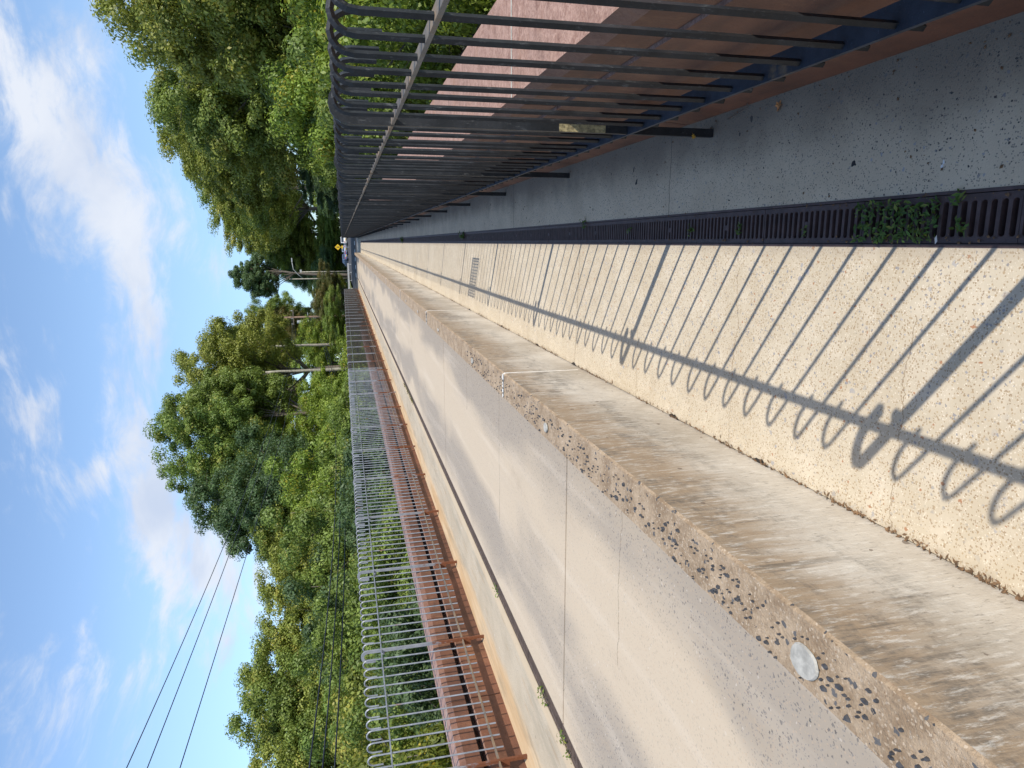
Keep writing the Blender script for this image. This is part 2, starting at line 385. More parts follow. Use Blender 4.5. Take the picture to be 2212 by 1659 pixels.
def mat_leaf(name, dark, mid, warm, warm_amt=.25):
    m = bpy.data.materials.new(name); m.use_nodes = True
    t = NT(m.node_tree)
    at = t.n('ShaderNodeAttribute'); at.attribute_name = 'tint'
    r, g, bl = t.sep(at.outputs['Color'])
    oi = t.n('ShaderNodeObjectInfo')
    col = t.mix(r, dark, mid)
    col = t.mix(t.math('MULTIPLY', t.ramp(t.math('ADD', g, t.math('MULTIPLY', t.math('SUBTRACT', oi.outputs['Random'], .5), .25)), 1 - warm_amt, 1.0), .9), col, warm)
    hs = t.n('ShaderNodeHueSaturation'); t.l(col, hs.inputs['Color'])
    t.l(t.math('MULTIPLY_ADD', oi.outputs['Random'], .018, .491), hs.inputs['Hue'])
    t.l(t.math('MULTIPLY_ADD', bl, .5, .75), hs.inputs['Value'])
    d = t.n('ShaderNodeBsdfPrincipled'); t.l(hs.outputs[0], d.inputs['Base Color']); d.inputs['Roughness'].default_value = .5
    d.inputs['Specular IOR Level'].default_value = .4
    tr = t.n('ShaderNodeBsdfTranslucent')
    t.l(t.mix(.45, hs.outputs[0], (.20, .26, .02)), tr.inputs[0])
    mx = t.n('ShaderNodeMixShader'); mx.inputs[0].default_value = .38
    t.l(d.outputs[0], mx.inputs[1]); t.l(tr.outputs[0], mx.inputs[2])
    o = t.n('ShaderNodeOutputMaterial'); t.l(mx.outputs[0], o.inputs[0])
    return m
MT = dict(
    walk=mat_sidewalk(), strip=mat_strip(), stripL=mat_strip(True), face=mat_barrier(), cope=mat_coping(), road=mat_road(),
    steel=mat_steel(),
    black=mat_metal('black_painted_iron', (.012, .013, .014), (.026, .027, .029), (.10, .05, .025), .68, .82, .50),
    rail=mat_metal('weathered_rail_paint', (.11, .10, .09), (.17, .15, .125), (.32, .22, .13), .40, .62, .6),
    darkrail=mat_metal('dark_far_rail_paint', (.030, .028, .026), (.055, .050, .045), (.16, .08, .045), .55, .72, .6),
    raillow=mat_metal('dark_bottom_rail_sky_tint', (.022, .026, .034), (.040, .048, .062), (.25, .17, .10), .60, .72, .6),  # reflected sky blue of the shaded bottom rail put into its base colour
    grey=mat_metal('grey_galvanised_iron', (.16, .17, .19), (.25, .27, .30), (.26, .10, .04), .60, .74, .45),
    greyp=mat_metal('rusting_post_iron', (.20, .21, .23), (.28, .29, .31), (.22, .075, .03), .58, .68, .45, 1.0),
    grate=mat_simple('cast_grate_polymer', (.080, .050, .044), .55, .25, 20, 0, .4),
    grateL=mat_simple('rusty_cast_grate', (.12, .085, .065), .6, .3, 20),
    pit=mat_simple('drain_pit', (.018, .014, .014), .9, .3, 10),
    joint=mat_simple('joint_filler', (.030, .024, .018), .9, .3, 10),
    caulk=mat_simple('white_caulk', (.74, .71, .64), .7, .12, 14),
    mortar=mat_simple('mortar_patch', (.40, .38, .33), .9, .25, 30),
    stone=mat_simple('dark_stone', (.055, .055, .058), .6, .35, 60),
    peel=mat_simple('peeled_paint_patch', (.30, .25, .13), .9, .6, 70),
    litter=mat_simple('leaf_litter', (.17, .10, .05), .9, .5, 60),
    bark=mat_simple('grey_bark', (.13, .105, .08), .9, .35, 5, 0, .8),
    pale=mat_simple('pale_bark', (.30, .275, .22), .85, .25, 3, 0, .5),
    wood=mat_simple('weathered_pole_wood', (.19, .12, .08), .85, .3, 2.5, 0, .5),
    asphalt=mat_simple('asphalt', (.055, .056, .06), .85, .2, 5),
    white=mat_simple('white_road_paint', (.72, .72, .70), .7, .08, 8),
    soil=mat_simple('forest_floor', (.045, .05, .025), .95, .4, .8, 0, .6),
    grass=mat_simple('roadside_grass', (.16, .19, .05), .95, .3, .6, 0, .6),
    cable=mat_simple('black_cable', (.02, .022, .03), .5, .2, 3),
    lamp=mat_simple('galvanised_lamp', (.45, .46, .46), .5, .1, 3),
)
LEAF = dict(
    olive=mat_leaf('olive_leaves', (.165, .200, .035), (.385, .415, .080), (.50, .42, .09), .25),
    green=mat_leaf('green_leaves', (.115, .170, .035), (.275, .360, .072), (.40, .38, .08), .2),
    dark=mat_leaf('dark_leaves', (.055, .095, .040), (.140, .215, .080), (.14, .19, .05), .08),
    bright=mat_leaf('bright_leaves', (.130, .205, .025), (.330, .425, .062), (.40, .33, .03), .22),
    yellow=mat_leaf('yellowing_leaves', (.09, .12, .015), (.22, .25, .03), (.55, .40, .025), .50),
    brown=mat_leaf('browning_leaves', (.07, .075, .02), (.17, .17, .045), (.30, .17, .04), .45),
)

# ------------------------------------------------------------------ setting: ground, deck, road
rnd = random.Random(7)
def smooth(a, b, x):
    x = min(1, max(0, (x - a) / (b - a))); return x * x * (3 - 2 * x)
def ground_z(x, y):
    z = -7.5 + 7.2 * smooth(52, 74, y)
    side = smooth(14, 60, abs(x + 2))
    z += side * 1.5 * (1 - smooth(60, 90, y)) 
    z += .5 * noise.noise(Vector((x * .06, y * .06, 0))) * smooth(9, 20, abs(x + 2))
    return z
g = MB(); nx_, ny_ = 70, 90
xs = [-260 + 520 * i / nx_ for i in range(nx_ + 1)]; ys = [-60 + 760 * (j / ny_) ** 1.3 for j in range(ny_ + 1)]
g.add([(x, y, ground_z(x, y)) for y in ys for x in xs], [(j * (nx_ + 1) + i, j * (nx_ + 1) + i + 1, (j + 1) * (nx_ + 1) + i + 1, (j + 1) * (nx_ + 1) + i) for j in range(ny_) for i in range(nx_)])
tag(g.build('ground', MT['soil'], smooth=True), kind='structure')

Y0, Y1 = -5.0, 67.0
XA, XB, XC = -.012, .120, .500                # drain edges, foot of the right girder
XE, XG = -.825, -.995                         # barrier faces
ZL = .19                                      # level of the carriageway and the left strip
# right walkway in slabs
walk = empty('sidewalk', (0, 0, 0), kind='structure')
cuts = [Y0, -1.8, 4.37, 10.54, 16.62, 22.7, 28.8, 34.9, 41, 47.1, 53.2, 60, Y1]
for a, b_ in zip(cuts, cuts[1:]):
    k = MB(); sk = -.075                      # the joints run a little askew
    xa, xe = XA - .004, XE + .006
    ga = .004
    k.add([(xe, a + ga, 0), (xa, a + ga + sk, 0), (xa, b_ - ga + sk, 0), (xe, b_ - ga, 0),
           (xe, a + ga, -.12), (xa, a + ga + sk, -.12), (xa, b_ - ga + sk, -.12), (xe, b_ - ga, -.12)],
          [(0, 1, 2, 3), (4, 7, 6, 5), (0, 4, 5, 1), (1, 5, 6, 2), (2, 6, 7, 3), (3, 7, 4, 0)])
    k.build('slab', MT['walk'], walk)
k = MB(); k.box(XE - .01, XA, Y0, Y1, -.3, -.03); k.build('joint_bed', MT['joint'], walk)
# right concrete strip
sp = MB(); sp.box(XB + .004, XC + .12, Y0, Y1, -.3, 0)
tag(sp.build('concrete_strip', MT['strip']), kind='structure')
# deck under everything
dk = MB(); dk.box(-4.6, .75, Y0, Y1, -1.1, -.31); tag(dk.build('bridge_deck', MT['strip']), kind='structure')
# roadway slabs
rd = empty('roadway', kind='structure')
rc = [Y0, -1.6, 3.93, 9.46, 17.5, 23.4, 29.2, 35, 41, 47, 53, 60, Y1]
for a, b_ in zip(rc, rc[1:]):
    k = MB(); k.box(-3.24, XG - .004, a + .011, b_ - .011, -.1, ZL); k.build('slab', MT['road'], rd)
k = MB(); k.box(-3.24, XG, Y0, Y1, -.3, -.12 + .2); k.build('joint_bed', MT['joint'], rd)
# left strip
sp = MB(); sp.box(-4.62, -3.50, Y0, Y1, -.3, ZL); sp.box(-3.497, -3.372, Y0, Y1, -.3, ZL + .004)
o = sp.build('concrete_ledge', MT['stripL']); tag(o, kind='structure')
# approach road beyond the bridge
ap = MB()
ap.add([(-4.4, Y1 + .01, .02), (8, Y1 + .01, .02), (60, 95, .02), (60, 110, .02), (2.2, 118, .02), (2.6, 420, .3), (-8.6, 420, .3), (-7.4, 120, .02), (-60, 128, .02), (-60, 108, .02), (-9, 96, .02)],
       [tuple(range(11))])
tag(ap.build('asphalt_road', MT['asphalt']), kind='structure')
vg = MB(); vg.add([(-60, 131, .10), (-8.4, 122, .10), (-9.6, 420, .35), (-60, 420, .35)], [(0, 1, 2, 3)])
vg.add([(-9.5, 97, .06), (-40, 105, .06), (-40, 70, .06), (-5.2, 70, .06)], [(0, 1, 2, 3)])
tag(vg.build('grass_verge', MT['grass']), kind='structure')
cw = empty('crosswalk', kind='structure')
for i in range(7):
    k = MB(); x0 = -4.1 + i * .95; k.box(x0, x0 + .45, 84, 88, .021, .026); k.build('stripe', MT['white'], cw)
kb = MB(); kb.box(-4.4, .5, Y1 + .02, Y1 + .2, -.1, .14); tag(kb.build('kerb', MT['caulk']), kind='structure')

# ------------------------------------------------------------------ barrier wall
bar = empty('concrete_barrier', (XE, 0, 0), 'low concrete barrier wall with brown stained face between the walkway and the roadway', 'barrier wall')
bc = [Y0, .06, 4.21, 8.42, 12.4, 16.5, 20.7, 24.9, 29, 33.2, 37.4, 41.5, 45.6, 49.8, 54, 58.6]
HW = .535
ox = -XE
for a, b_ in zip(bc, bc[1:]):
    n_ = max(6, int((b_ - a) / .06)) if a < 9 else 12
    k = MB(); vs = []; fs = []
    prof = [(XE, -.05), (XE + .001, HW - .012), (XE - .006, HW - .003), (XG + .008, HW - .003), (XG, HW - .014), (XG, 0)]
    for j in range(n_ + 1):
        y = a + .005 + (b_ - a - .01) * j / n_
        for i, (x, z) in enumerate(prof):
            r1 = noise.noise(Vector((y * 9, i * 3.1, 1))) ; r2 = noise.noise(Vector((y * 23, i * 7.7, 4)))
            dz = (r1 * .004 + r2 * .004) if i in (1, 2, 3, 4) else 0
            dx = (r1 * .003 + r2 * .003) if i in (1, 2, 3, 4) else 0
            vs.append((x + dx, y, z + dz))
    np_ = len(prof)
    for j in range(n_):
        for i in range(np_ - 1): fs.append((j * np_ + i, (j + 1) * np_ + i, (j + 1) * np_ + i + 1, j * np_ + i + 1))
    k.add(vs, fs); mi = []
    for j in range(n_):
        for i in range(np_ - 1): mi.append(1 if i in (1, 2, 3) else 0)
    k.mi = mi
    k.add([vs[i] for i in range(np_)], [tuple(range(np_))]); k.add([vs[n_ * np_ + i] for i in range(np_)], [tuple(reversed(range(np_)))])
    o = k.build('wall_segment', [MT['face'], MT['cope']], bar); o.location.x = ox
for y in bc[1:9]:
    k = MB(); wj = .007
    pts = [(XE + .002, .03), (XE + .004, HW - .01), (XE - .004, HW + .001), (XG + .02, HW), (XG + .02, HW - .02), (XE - .02, HW - .02), (XE - .02, .03)]
    k.prism_y(pts, y - wj, y + wj)
    for q in range(5):                        # caulk smeared over the coping
        cx = XG + .03 + q * .028; rr = .010 + .010 * rnd.random()
        k.add([(cx + rr * 1.3 * math.cos(a2) * (1 + .3 * rnd.random()), y + rr * math.sin(a2) * (1 + .5 * rnd.random()), HW + .004) for a2 in [PI * 2 * i / 7 for i in range(7)]], [tuple(range(7))])
    o = k.build('caulk_joint', MT['caulk'], bar); o.location.x = ox
for y, sx_, sy_ in [(1.187, .040, .047), (3.236, .026, .030), (5.305, .022, .034), (7.332, .018, .040), (9.4, .02, .03), (11.23, .02, .03)]:
    k = MB(); n_ = 22; ring = []; inner = []
    ph = rnd.random() * 9
    for i in range(n_):
        an = 2 * PI * i / n_; rr = 1 + .10 * noise.noise(Vector((math.cos(an) * 1.7, math.sin(an) * 1.7, ph)))
        ring.append((-.925 + sx_ * rr * math.cos(an), y + sy_ * rr * math.sin(an), HW + .0015))
        inner.append((-.925 + sx_ * .93 * rr * math.cos(an), y + sy_ * .93 * rr * math.sin(an), HW + .007))
    k.add(ring + inner, [(i, (i + 1) % n_, n_ + (i + 1) % n_, n_ + i) for i in range(n_)] + [tuple(range(n_, 2 * n_))])
    o = k.build('mortar_patch', MT['mortar'], bar); o.location.x = ox
# dark angular stones set proud in the coping
k = MB()
for i in range(470):
    y = .35 + 5.2 * rnd.random() ** 1.4
    x = XG + .012 + (XE - XG - .03) * (rnd.random() ** .8 if False else rnd.random() * .85)
    if math.hypot((x + .925) / .045, (y - 1.187) / .052) < 1: continue
    if noise.noise(Vector((y * 1.7, x * 6, 3))) < -.42: continue
    r0 = rnd.choice([.0022, .0028, .0032, .0038, .0045, .007]) * 1.1; n_ = rnd.choice([5, 6]); a0 = rnd.random() * 6
    top = []; bot = []
    for j in range(n_):
        an = a0 + 2 * PI * j / n_; rr = r0 * (.6 + .8 * rnd.random())
        bot.append((x + rr * .8 * math.cos(an), y + rr * 1.25 * math.sin(an), HW - .004)); top.append((x + rr * .55 * math.cos(an), y + rr * .9 * math.sin(an), HW + .0035))
    k.add(bot + top, [(j, (j + 1) % n_, n_ + (j + 1) % n_, n_ + j) for j in range(n_)] + [tuple(range(n_, 2 * n_))])
o = k.build('coping_stones', MT['stone'], bar); o.location.x = ox; o['kind'] = 'stuff'
# litter along the foot of the barrier
k = MB()
for i in range(2600):
    y = .6 + 26 * rnd.random() ** 1.7
    am = .5 + noise.noise(Vector((y * 1.9, 0, 8))) * 1.3 + noise.noise(Vector((y * 7, 0, 2))) * .6
    if rnd.random() > am: continue
    x = XE + .004 + abs(rnd.gauss(0, .008)); r0 = .0025 + .004 * rnd.random(); an = rnd.random() * 6
    u = Vector((math.cos(an), math.sin(an), rnd.uniform(-.3, .5))) * r0 * 1.8; v = Vector((-math.sin(an), math.cos(an), rnd.uniform(-.3, .5))) * r0 * .7
    c = Vector((x, y, .003 + .004 * rnd.random()))
    k.add([c - u, c - v, c + u, c + v], [(0, 1, 2, 3)])
tag(k.build('leaf_litter', MT['litter']), 'thin line of brown leaf crumbs along the foot of the barrier wall', 'leaf litter', kind='stuff')
# spalled chips at the foot of the barrier
k = MB()
for y in [2.19, 2.9, 4.38, 5.3, 6.6, 8.4]:
    pts = [(XE + .001, y - .05)] + [(XE + .005 + .014 * math.sin(PI * q / 8) * (.6 + .8 * rnd.random()), y - .05 + .1 * q / 8) for q in range(9)] + [(XE + .001, y + .05)]
    k.add([(a, b_, .0015) for a, b_ in pts], [tuple(range(len(pts)))])
k.build('spalled_edge', MT['joint'], walk)

# ------------------------------------------------------------------ drains
def grate_mesh(name, mat, x0, x1, L, nslot, fancy=True):
    k = MB(); rim = .0155; H = .022
    xi0, xi1 = x0 + rim, x1 - rim
    pitch = (L - .006) / nslot; y_ = .003
    k.box(x0, xi0, .001, L - .001, -H, -.0005); k.box(xi1, x1, .001, L - .001, -H, -.0005)
    sw = pitch * .60
    for i in range(nslot + 1):
        a = y_ + (i - 1) * pitch + (pitch + sw) / 2 if i else .001
        b_ = y_ + i * pitch + (pitch - sw) / 2 if i < nslot else L - .001
        k.box(xi0 - .0001, xi1 + .0001, a, b_, -H, 0 - .0006 * (i % 2))
    if fancy:
        r = sw / 2
        for i in range(nslot):
            a = y_ + i * pitch + (pitch - sw) / 2; c = a + r
            for xe, sg in ((xi0, 1), (xi1, -1)):   # rounded slot ends
                for s2 in (1, -1):
                    pts = [(xe, c + s2 * r)] + [(xe + sg * (r - r * math.sin(th)), c + s2 * r * math.cos(th)) for th in [PI / 2 * q / 4 for q in range(4, -1, -1)]]
                    # corner fillet between wall and bar
                    pts = [(xe, c + s2 * r)] + [(xe + sg * r * (1 - math.cos(th)), c + s2 * r * math.sin(th)) for th in [PI / 2 * q / 4 for q in range(5)]]
                    n_ = len(pts)
                    k.add([(x, y, -.0009) for x, y in pts] + [(x, y, -H) for x, y in pts],
                          [tuple(range(n_))] + [(q, (q + 1) % n_, n_ + (q + 1) % n_, n_ + q) for q in range(n_)])
        mid = y_ + (nslot // 2) * pitch; xm = (x0 + x1) / 2
        k.box(xm - .010, xm + .010, mid + .004, mid + pitch - .004, -H, -.0025)
        n_ = 10
        k.add([(xm + .011 * math.cos(2 * PI * q / n_), mid + pitch / 2 + .011 * math.sin(2 * PI * q / n_), z) for z in (-.02, -.001) for q in range(n_)],
              [(q, (q + 1) % n_, n_ + (q + 1) % n_, n_ + q) for q in range(n_)] + [tuple(range(n_, 2 * n_))])
    return k.mesh(name, mat)
GP = .497
dr = empty('trench_drain', (0, 0, 0), 'dark slotted trench drain between the shaded strip and the sunlit walkway', 'drain')
k = MB()
k.box(XA - .004, XA + .0045, Y0, Y1, -.2, .001); k.box(XB - .0045, XB + .004, Y0, Y1, -.2, .001); k.box(XA, XB, Y0, Y1, -.2, -.17)
k.build('channel', MT['grate'], dr)
gm = grate_mesh('grate', MT['grate'], XA + .0065, XB - .0065, GP, 18)
gm2 = grate_mesh('grate_far', MT['grate'], XA + .0065, XB - .0065, GP, 18, False)
yg = 1.78 - 3 * GP; cnt = 0
while yg < 17:
    link('grate', gm if yg < 9 else gm2, dr, (0, yg, -.002 - .0015 * rnd.random()), (0, 0, 0)); yg += GP
k = MB()
vv = [tuple(v.co) for v in gm2.vertices]; ff = [tuple(p.vertices) for p in gm2.polygons]
while yg < 58:
    k.add([(x, y + yg, z - .003) for x, y, z in vv], ff); yg += GP
o = k.build('far_grates', MT['grate'], dr); o['kind'] = 'stuff'
k = MB(); k.box(XA + .005, XB - .005, 58.2, Y1, -.01, -.001); k.build('end_cover', MT['strip'], dr)
dl = empty('trench_drain', (-3.3, 0, ZL), 'rusty slotted trench drain beside the far concrete ledge across the roadway', 'drain')
k = MB(); k.box(-.066, -.060, Y0, Y1, -.2, .001); k.box(.056, .06, Y0, Y1, -.2, .001); k.box(-.066, .06, Y0, Y1, -.2, -.17)
k.build('channel', MT['grateL'], dl)
gl = grate_mesh('grate_left', MT['grateL'], -.058, .054, GP, 18, False)
yg = 2.0
while yg < 20: link('grate', gl, dl, (0, yg, -.004)); yg += GP
k = MB(); vv = [tuple(v.co) for v in gl.vertices]; ff = [tuple(p.vertices) for p in gl.polygons]
while yg < 60: k.add([(x, y + yg, z - .004) for x, y, z in vv], ff); yg += GP
o = k.build('far_grates', MT['grateL'], dl); o['kind'] = 'stuff'

# ------------------------------------------------------------------ girders
def girder(x0, sgn, z0, ztop, width, face, label, slot_z, slot_h, ystart):
    """box girder seen from its inner side; x0 = inner foot, sgn = +1 right of the bridge, -1 left"""
    root = empty('steel_girder', (x0, 0, z0), label, 'girder')
    P = lambda u, z: (sgn * u, z - z0)
    L = 6.1; y = ystart; i = 0
    while y < 66:
        b_ = min(y + L, 67.5)
        k = MB()
        up = [P(face, slot_z + slot_h), P(face, ztop - .055), P(face + .022, ztop), P(width, ztop), P(width, -1.2), P(face + .20, -1.2), P(face + .20, slot_z + slot_h)]
        k.prism_y(up, y + .004, b_ - .004); k.build('top_box', MT['steel'], root)
        k = MB()
        lo = [P(0, z0 + .0), P(.006, z0 + .055), P(face - .012, slot_z - slot_h), P(face + .19, slot_z - slot_h), P(face + .19, z0)]
        k.prism_y(lo, y + .004, b_ - .004); k.build('lower_plate', MT['steel'], root)
        k = MB(); k.tube([(P(0, 0)[0] + sgn * (face + .02), y, ztop - z0 + .001), (P(0, 0)[0] + sgn * (width - .01), y, ztop - z0 + .001)], .0035, 5); k.build('weld_seam', MT['mortar'], root)
        y = b_
    return root
girder(.50, 1, 0, .793, .53, .055, 'brown weathering steel box girder behind the near black railing', .60, .0012, -9.3)
girder(-4.385, -1, ZL, .735, .42, .02, 'rust brown steel girder behind the far grey railing', .515, .030, -6.3)

# ------------------------------------------------------------------ railings
def bar_mesh(name, mat, z0, zr, ztop, hx, sgn, half, hend, zs=.052, halfy=None, turned=False):
    halfy = halfy or half
    """square bar along z that hooks over outwards (sgn) with inner radius hx"""
    pts = [(0, z0)]
    pts.append((0, ztop - zs))
    n_ = 8
    for i in range(1, n_ + 1):
        a = PI * i / n_
        pts.append((sgn * (hx - hx * math.cos(a)), ztop - zs + zs * math.sin(a)))
    pts.append((sgn * 2 * hx, hend))
    k = MB(); vs = []
    for i, (x, z) in enumerate(pts):
        a = pts[max(0, i - 1)]; b_ = pts[min(len(pts) - 1, i + 1)]
        d = Vector((b_[0] - a[0], b_[1] - a[1])).normalized(); nrm = Vector((d.y, -d.x))
        for sx_, sy_ in (((1.41, 0), (0, 1.41), (-1.41, 0), (0, -1.41)) if turned else ((1, -1), (1, 1), (-1, 1), (-1, -1))):
            vs.append((x + nrm.x * half * sx_, sy_ * halfy, z + nrm.y * half * sx_))
    fs = []
    for i in range(len(pts) - 1):
        for q in range(4): fs.append((i * 4 + q, i * 4 + (q + 1) % 4, (i + 1) * 4 + (q + 1) % 4, (i + 1) * 4 + q))
    fs += [(3, 2, 1, 0), tuple(range(len(vs) - 4, len(vs)))]
    k.add(vs, fs); return k.mesh(name, mat)
def railing(x, sgn, zf, zbb, zbr, ztr, ztop, y_first, y_end, mats, label, near_to, lumpy, hb, rw, lowmat, farmat=None):
    root = empty('railing', (x, 0, zf), label, 'railing')
    mb, mp, mr = mats
    bm_ = bar_mesh('bar', mb, zbb - zf, 0, ztop - zf, .046, sgn, hb, 1.374 - zf, turned=True)
    pm_ = bar_mesh('post', mp, 0.0, 0, ztop + .006 - zf, .055, sgn, .0160, 1.370 - zf, halfy=.0105)
    sp_ = 1.858
    y = y_first; farv = []
    fb = MB(); bv = [tuple(v.co) for v in bm_.vertices]; bf = [tuple(p.vertices) for p in bm_.polygons]
    cl = MB(); cl.box(sgn * .012, sgn * .060, -.012, .012, zbr - zf - .09, zbr - zf - .02); cm = cl.mesh('bracket', mp)
    cb = MB(); cb.box(sgn * .018, sgn * .050, -.011, .011, ztr - zf - .035, ztr - zf - .008); cbm = bevel(cb.mesh('rail_clamp', mp), .006)
    while y < y_end:
        p = link('post', pm_, root, (0, y, 0))
        if y < 30:
            c = link('bracket', cm, p, (0, 0, 0)); c2 = link('rail_clamp', cbm, p)
        for j in range(1, 12):
            yb = y + j * sp_ / 12
            if yb > y_end: break
            if yb < near_to:
                o = link('bar', bm_, root, (rnd.gauss(0, .0012), yb + rnd.gauss(0, .0015), rnd.gauss(0, .002)), (rnd.gauss(0, .0025), rnd.gauss(0, .003), rnd.gauss(0, .04)))
            else: fb.add([(a, b_ + yb, c) for a, b_, c in bv], bf)
        y += sp_
    if sgn > 0:
        near = [o for o in root.children if o.name.startswith('post') and abs(o.location.y - 2.685) < .1][0]
        k = MB(); k.box(-.0155, .0150, -.0118, -.0100, .47, .66); k.build('peeled_paint', MT['peel'], near)
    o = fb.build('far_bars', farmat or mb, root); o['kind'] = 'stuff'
    for nm, zz, hw, th, mm in (('top_rail', ztr - zf, .015, .0055, mr), ('bottom_rail', zbr - zf, rw, .006, lowmat)):
        k = MB(); n_ = 260; vs = []; xo = 0 if nm == 'top_rail' or rw < .02 else sgn * .012
        for i in range(n_ + 1):
            yy = y_first - .1 + (y_end - y_first + .1) * (i / n_) ** 1.5
            dz = lumpy * (noise.noise(Vector((yy * 1.6, 3 + zz, 0))) * .006 + noise.noise(Vector((yy * .35, 7, zz))) * .010) if nm == 'bottom_rail' or lumpy > 1 else 0
            dx = lumpy * noise.noise(Vector((yy * 1.3, 9 + zz, 0))) * .006
            vs += [(xo - hw + dx, yy, zz - th + dz), (xo + hw + dx, yy, zz - th + dz), (xo + hw + dx, yy, zz + th + dz), (xo - hw + dx, yy, zz + th + dz)]
        k.add(vs, [(i * 4 + q, i * 4 + (q + 1) % 4, i * 4 + 4 + (q + 1) % 4, i * 4 + 4 + q) for i in range(n_) for q in range(4)] + [(3, 2, 1, 0), tuple(range(len(vs) - 4, len(vs)))])
        k.build(nm, mm, root)
    return root
railing(.435, 1, 0, .313, .372, 1.298, 1.502, 2.685 - 2 * 1.858, 66.5, (MT['black'], MT['black'], MT['rail']),
        'black iron railing with hooked bar tops on the shaded side of the walkway', 14.5, .5, .0062, .030, MT['raillow'])
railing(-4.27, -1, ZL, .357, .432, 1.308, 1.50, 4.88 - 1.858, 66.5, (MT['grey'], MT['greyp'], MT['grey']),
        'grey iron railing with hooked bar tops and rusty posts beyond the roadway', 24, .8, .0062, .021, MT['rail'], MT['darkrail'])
# wire mesh panel tied to the near railing
mp = empty('mesh_panel', (.458, 7.22, .86), 'small dark wire mesh panel tied to the inside of the near railing', 'mesh panel')
k = MB(); Lp, Hp = .42, .62
for a, b_, c, d in ((0, Lp, 0, .012), (0, Lp, Hp - .012, Hp), (0, .012, .012, Hp - .012), (Lp - .012, Lp, .012, Hp - .012)): k.box(-.004, .004, a, b_, c, d)
k.build('frame', MT['black'], mp)
k = MB()
for i in range(1, 9): k.box(-.003, 0, i * Lp / 9 - .006, i * Lp / 9 + .006, .012, Hp - .012)
for i in range(1, 13): k.box(.0005, .0035, .012, Lp - .012, i * Hp / 13 - .006, i * Hp / 13 + .006)
k.build('mesh', MT['black'], mp)

# ------------------------------------------------------------------ small things on the walkway
def leaf_clump(name, mat, n, fn, size, parent=None):
    k = MB(); tint = []
    for i in range(n):
        c, sc, nrm = fn(i)
        nrm = nrm.normalized(); a = nrm.orthogonal().normalized(); a = (Matrix.Rotation(rnd.random() * 6.28, 3, nrm) @ a); b_ = nrm.cross(a)
        s_ = size * sc
        k.add([c - a * s_, c - b_ * s_ * .42 + nrm * s_ * .1, c + a * s_, c + b_ * s_ * .42 + nrm * s_ * .1], [(0, 1, 2, 3)])
        tint.append((rnd.random(), rnd.random(), rnd.random()))
    me = k.mesh(name, mat)
    ca = me.color_attributes.new('tint', 'FLOAT_COLOR', 'CORNER')
    arr = np.ones((len(me.loops), 4), np.float32)
    for p in me.polygons:
        for li in p.loop_indices: arr[li, :3] = tint[p.index]
    ca.data.foreach_set('color', arr.ravel())
    return link(name, me, parent)
wm = mat_leaf('weed_leaves', (.05, .11, .02), (.12, .22, .045), (.22, .26, .05), .2)
def weed_fn(x0, x1, y0, y1, h):
    def f(i):
        x = rnd.uniform(x0, x1); y = rnd.uniform(y0, y1)
        return Vector((x, y, .002 + h * rnd.random())), .5 + rnd.random(), Vector((rnd.gauss(0, .45), rnd.gauss(0, .45), 1))
    return f
o = leaf_clump('grate_weeds', wm, 420, weed_fn(.0, .112, 1.50, 1.80, .016), .0085)
tag(o, 'dense mat of small green weeds growing through the nearest drain grate', 'weeds', kind='stuff')
for (x, y, n, s_, lab) in [(.035, 1.43, 22, .010, 'small leafy sprout in the drain just nearer than the weed mat'), (.10, 1.45, 9, .012, 'pale broad leaves lying at the strip edge of the nearest grate'),
                      (.035, 2.02, 10, .009, 'lone sprout in the drain just beyond the weed mat'), (.055, 2.81, 26, .009, 'bright green sprout in the drain at mid distance'),
                      (.05, 2.42, 22, .009, 'straggly sprout in the drain between the weed mat and the bright sprout'), (.115, 4.20, 30, .011, 'green tuft at the strip edge of the drain'),
                      (.06, 3.5, 16, .009, 'thin dull sprout in the drain before the green tuft'), (.08, 8.73, 60, .022, 'tall weed standing in the far part of the drain'), (.06, 17.8, 60, .03, 'farthest weed tuft where the drain grows faint')]:
    def fn(i, x=x, y=y, s_=s_): return Vector((x + rnd.gauss(0, s_ * 1.1), y + rnd.gauss(0, s_ * 1.1), .003 + abs(rnd.gauss(0, s_)))), .6 + rnd.random() * .7, Vector((rnd.gauss(0, .5), rnd.gauss(0, .5), 1))
    tag(leaf_clump('weed', wm, n, fn, s_), lab, 'weed', 'weeds in the trench drains')
for (y, n, L, lab) in [(15.3, 260, 1.1, 'long ragged row of weeds in the far drain across the roadway'), (4.36, 40, .12, 'green weed in the far drain near the picture edge'), (3.85, 50, .14, 'grassy weed in the far drain nearest the camera'), (6.0, 20, .08, 'tiny weed sprig in the far drain beyond the green one')]:
    def fn(i, y=y, L=L): return Vector((-3.33 + rnd.gauss(0, .025), y + rnd.uniform(-L, L), ZL + .006 + abs(rnd.gauss(0, .016)))), .6 + rnd.random(), Vector((rnd.gauss(0, .8), rnd.gauss(0, .8), 1))
    tag(leaf_clump('weed', LEAF['brown'] if L > 1 else LEAF['green'], int(n * .8), fn, .014), lab, 'weed', 'weeds in the trench drains', kind='stuff' if L > .1 else None)
def dead_leaf(loc, s_, mat, label):
    k = MB(); pts = []
    for i in range(14):
        an = 2 * PI * i / 14; r_ = s_ * (1 if i % 2 else .55) * (1 + .25 * rnd.random())
        pts.append((r_ * math.cos(an), r_ * math.sin(an) * .8, .25 * s_ * math.sin(2 * an) + .3 * s_))
    k.add(pts + [(0, 0, .001)], [(i, (i + 1) % 14, 14) for i in range(14)])
    o = k.build('dead_leaf', mat, loc=loc); tag(o, label, 'leaf', 'fallen leaves'); return o
lo_ = mat_simple('orange_dead_leaf', (.50, .22, .07), .7, .35, 80)
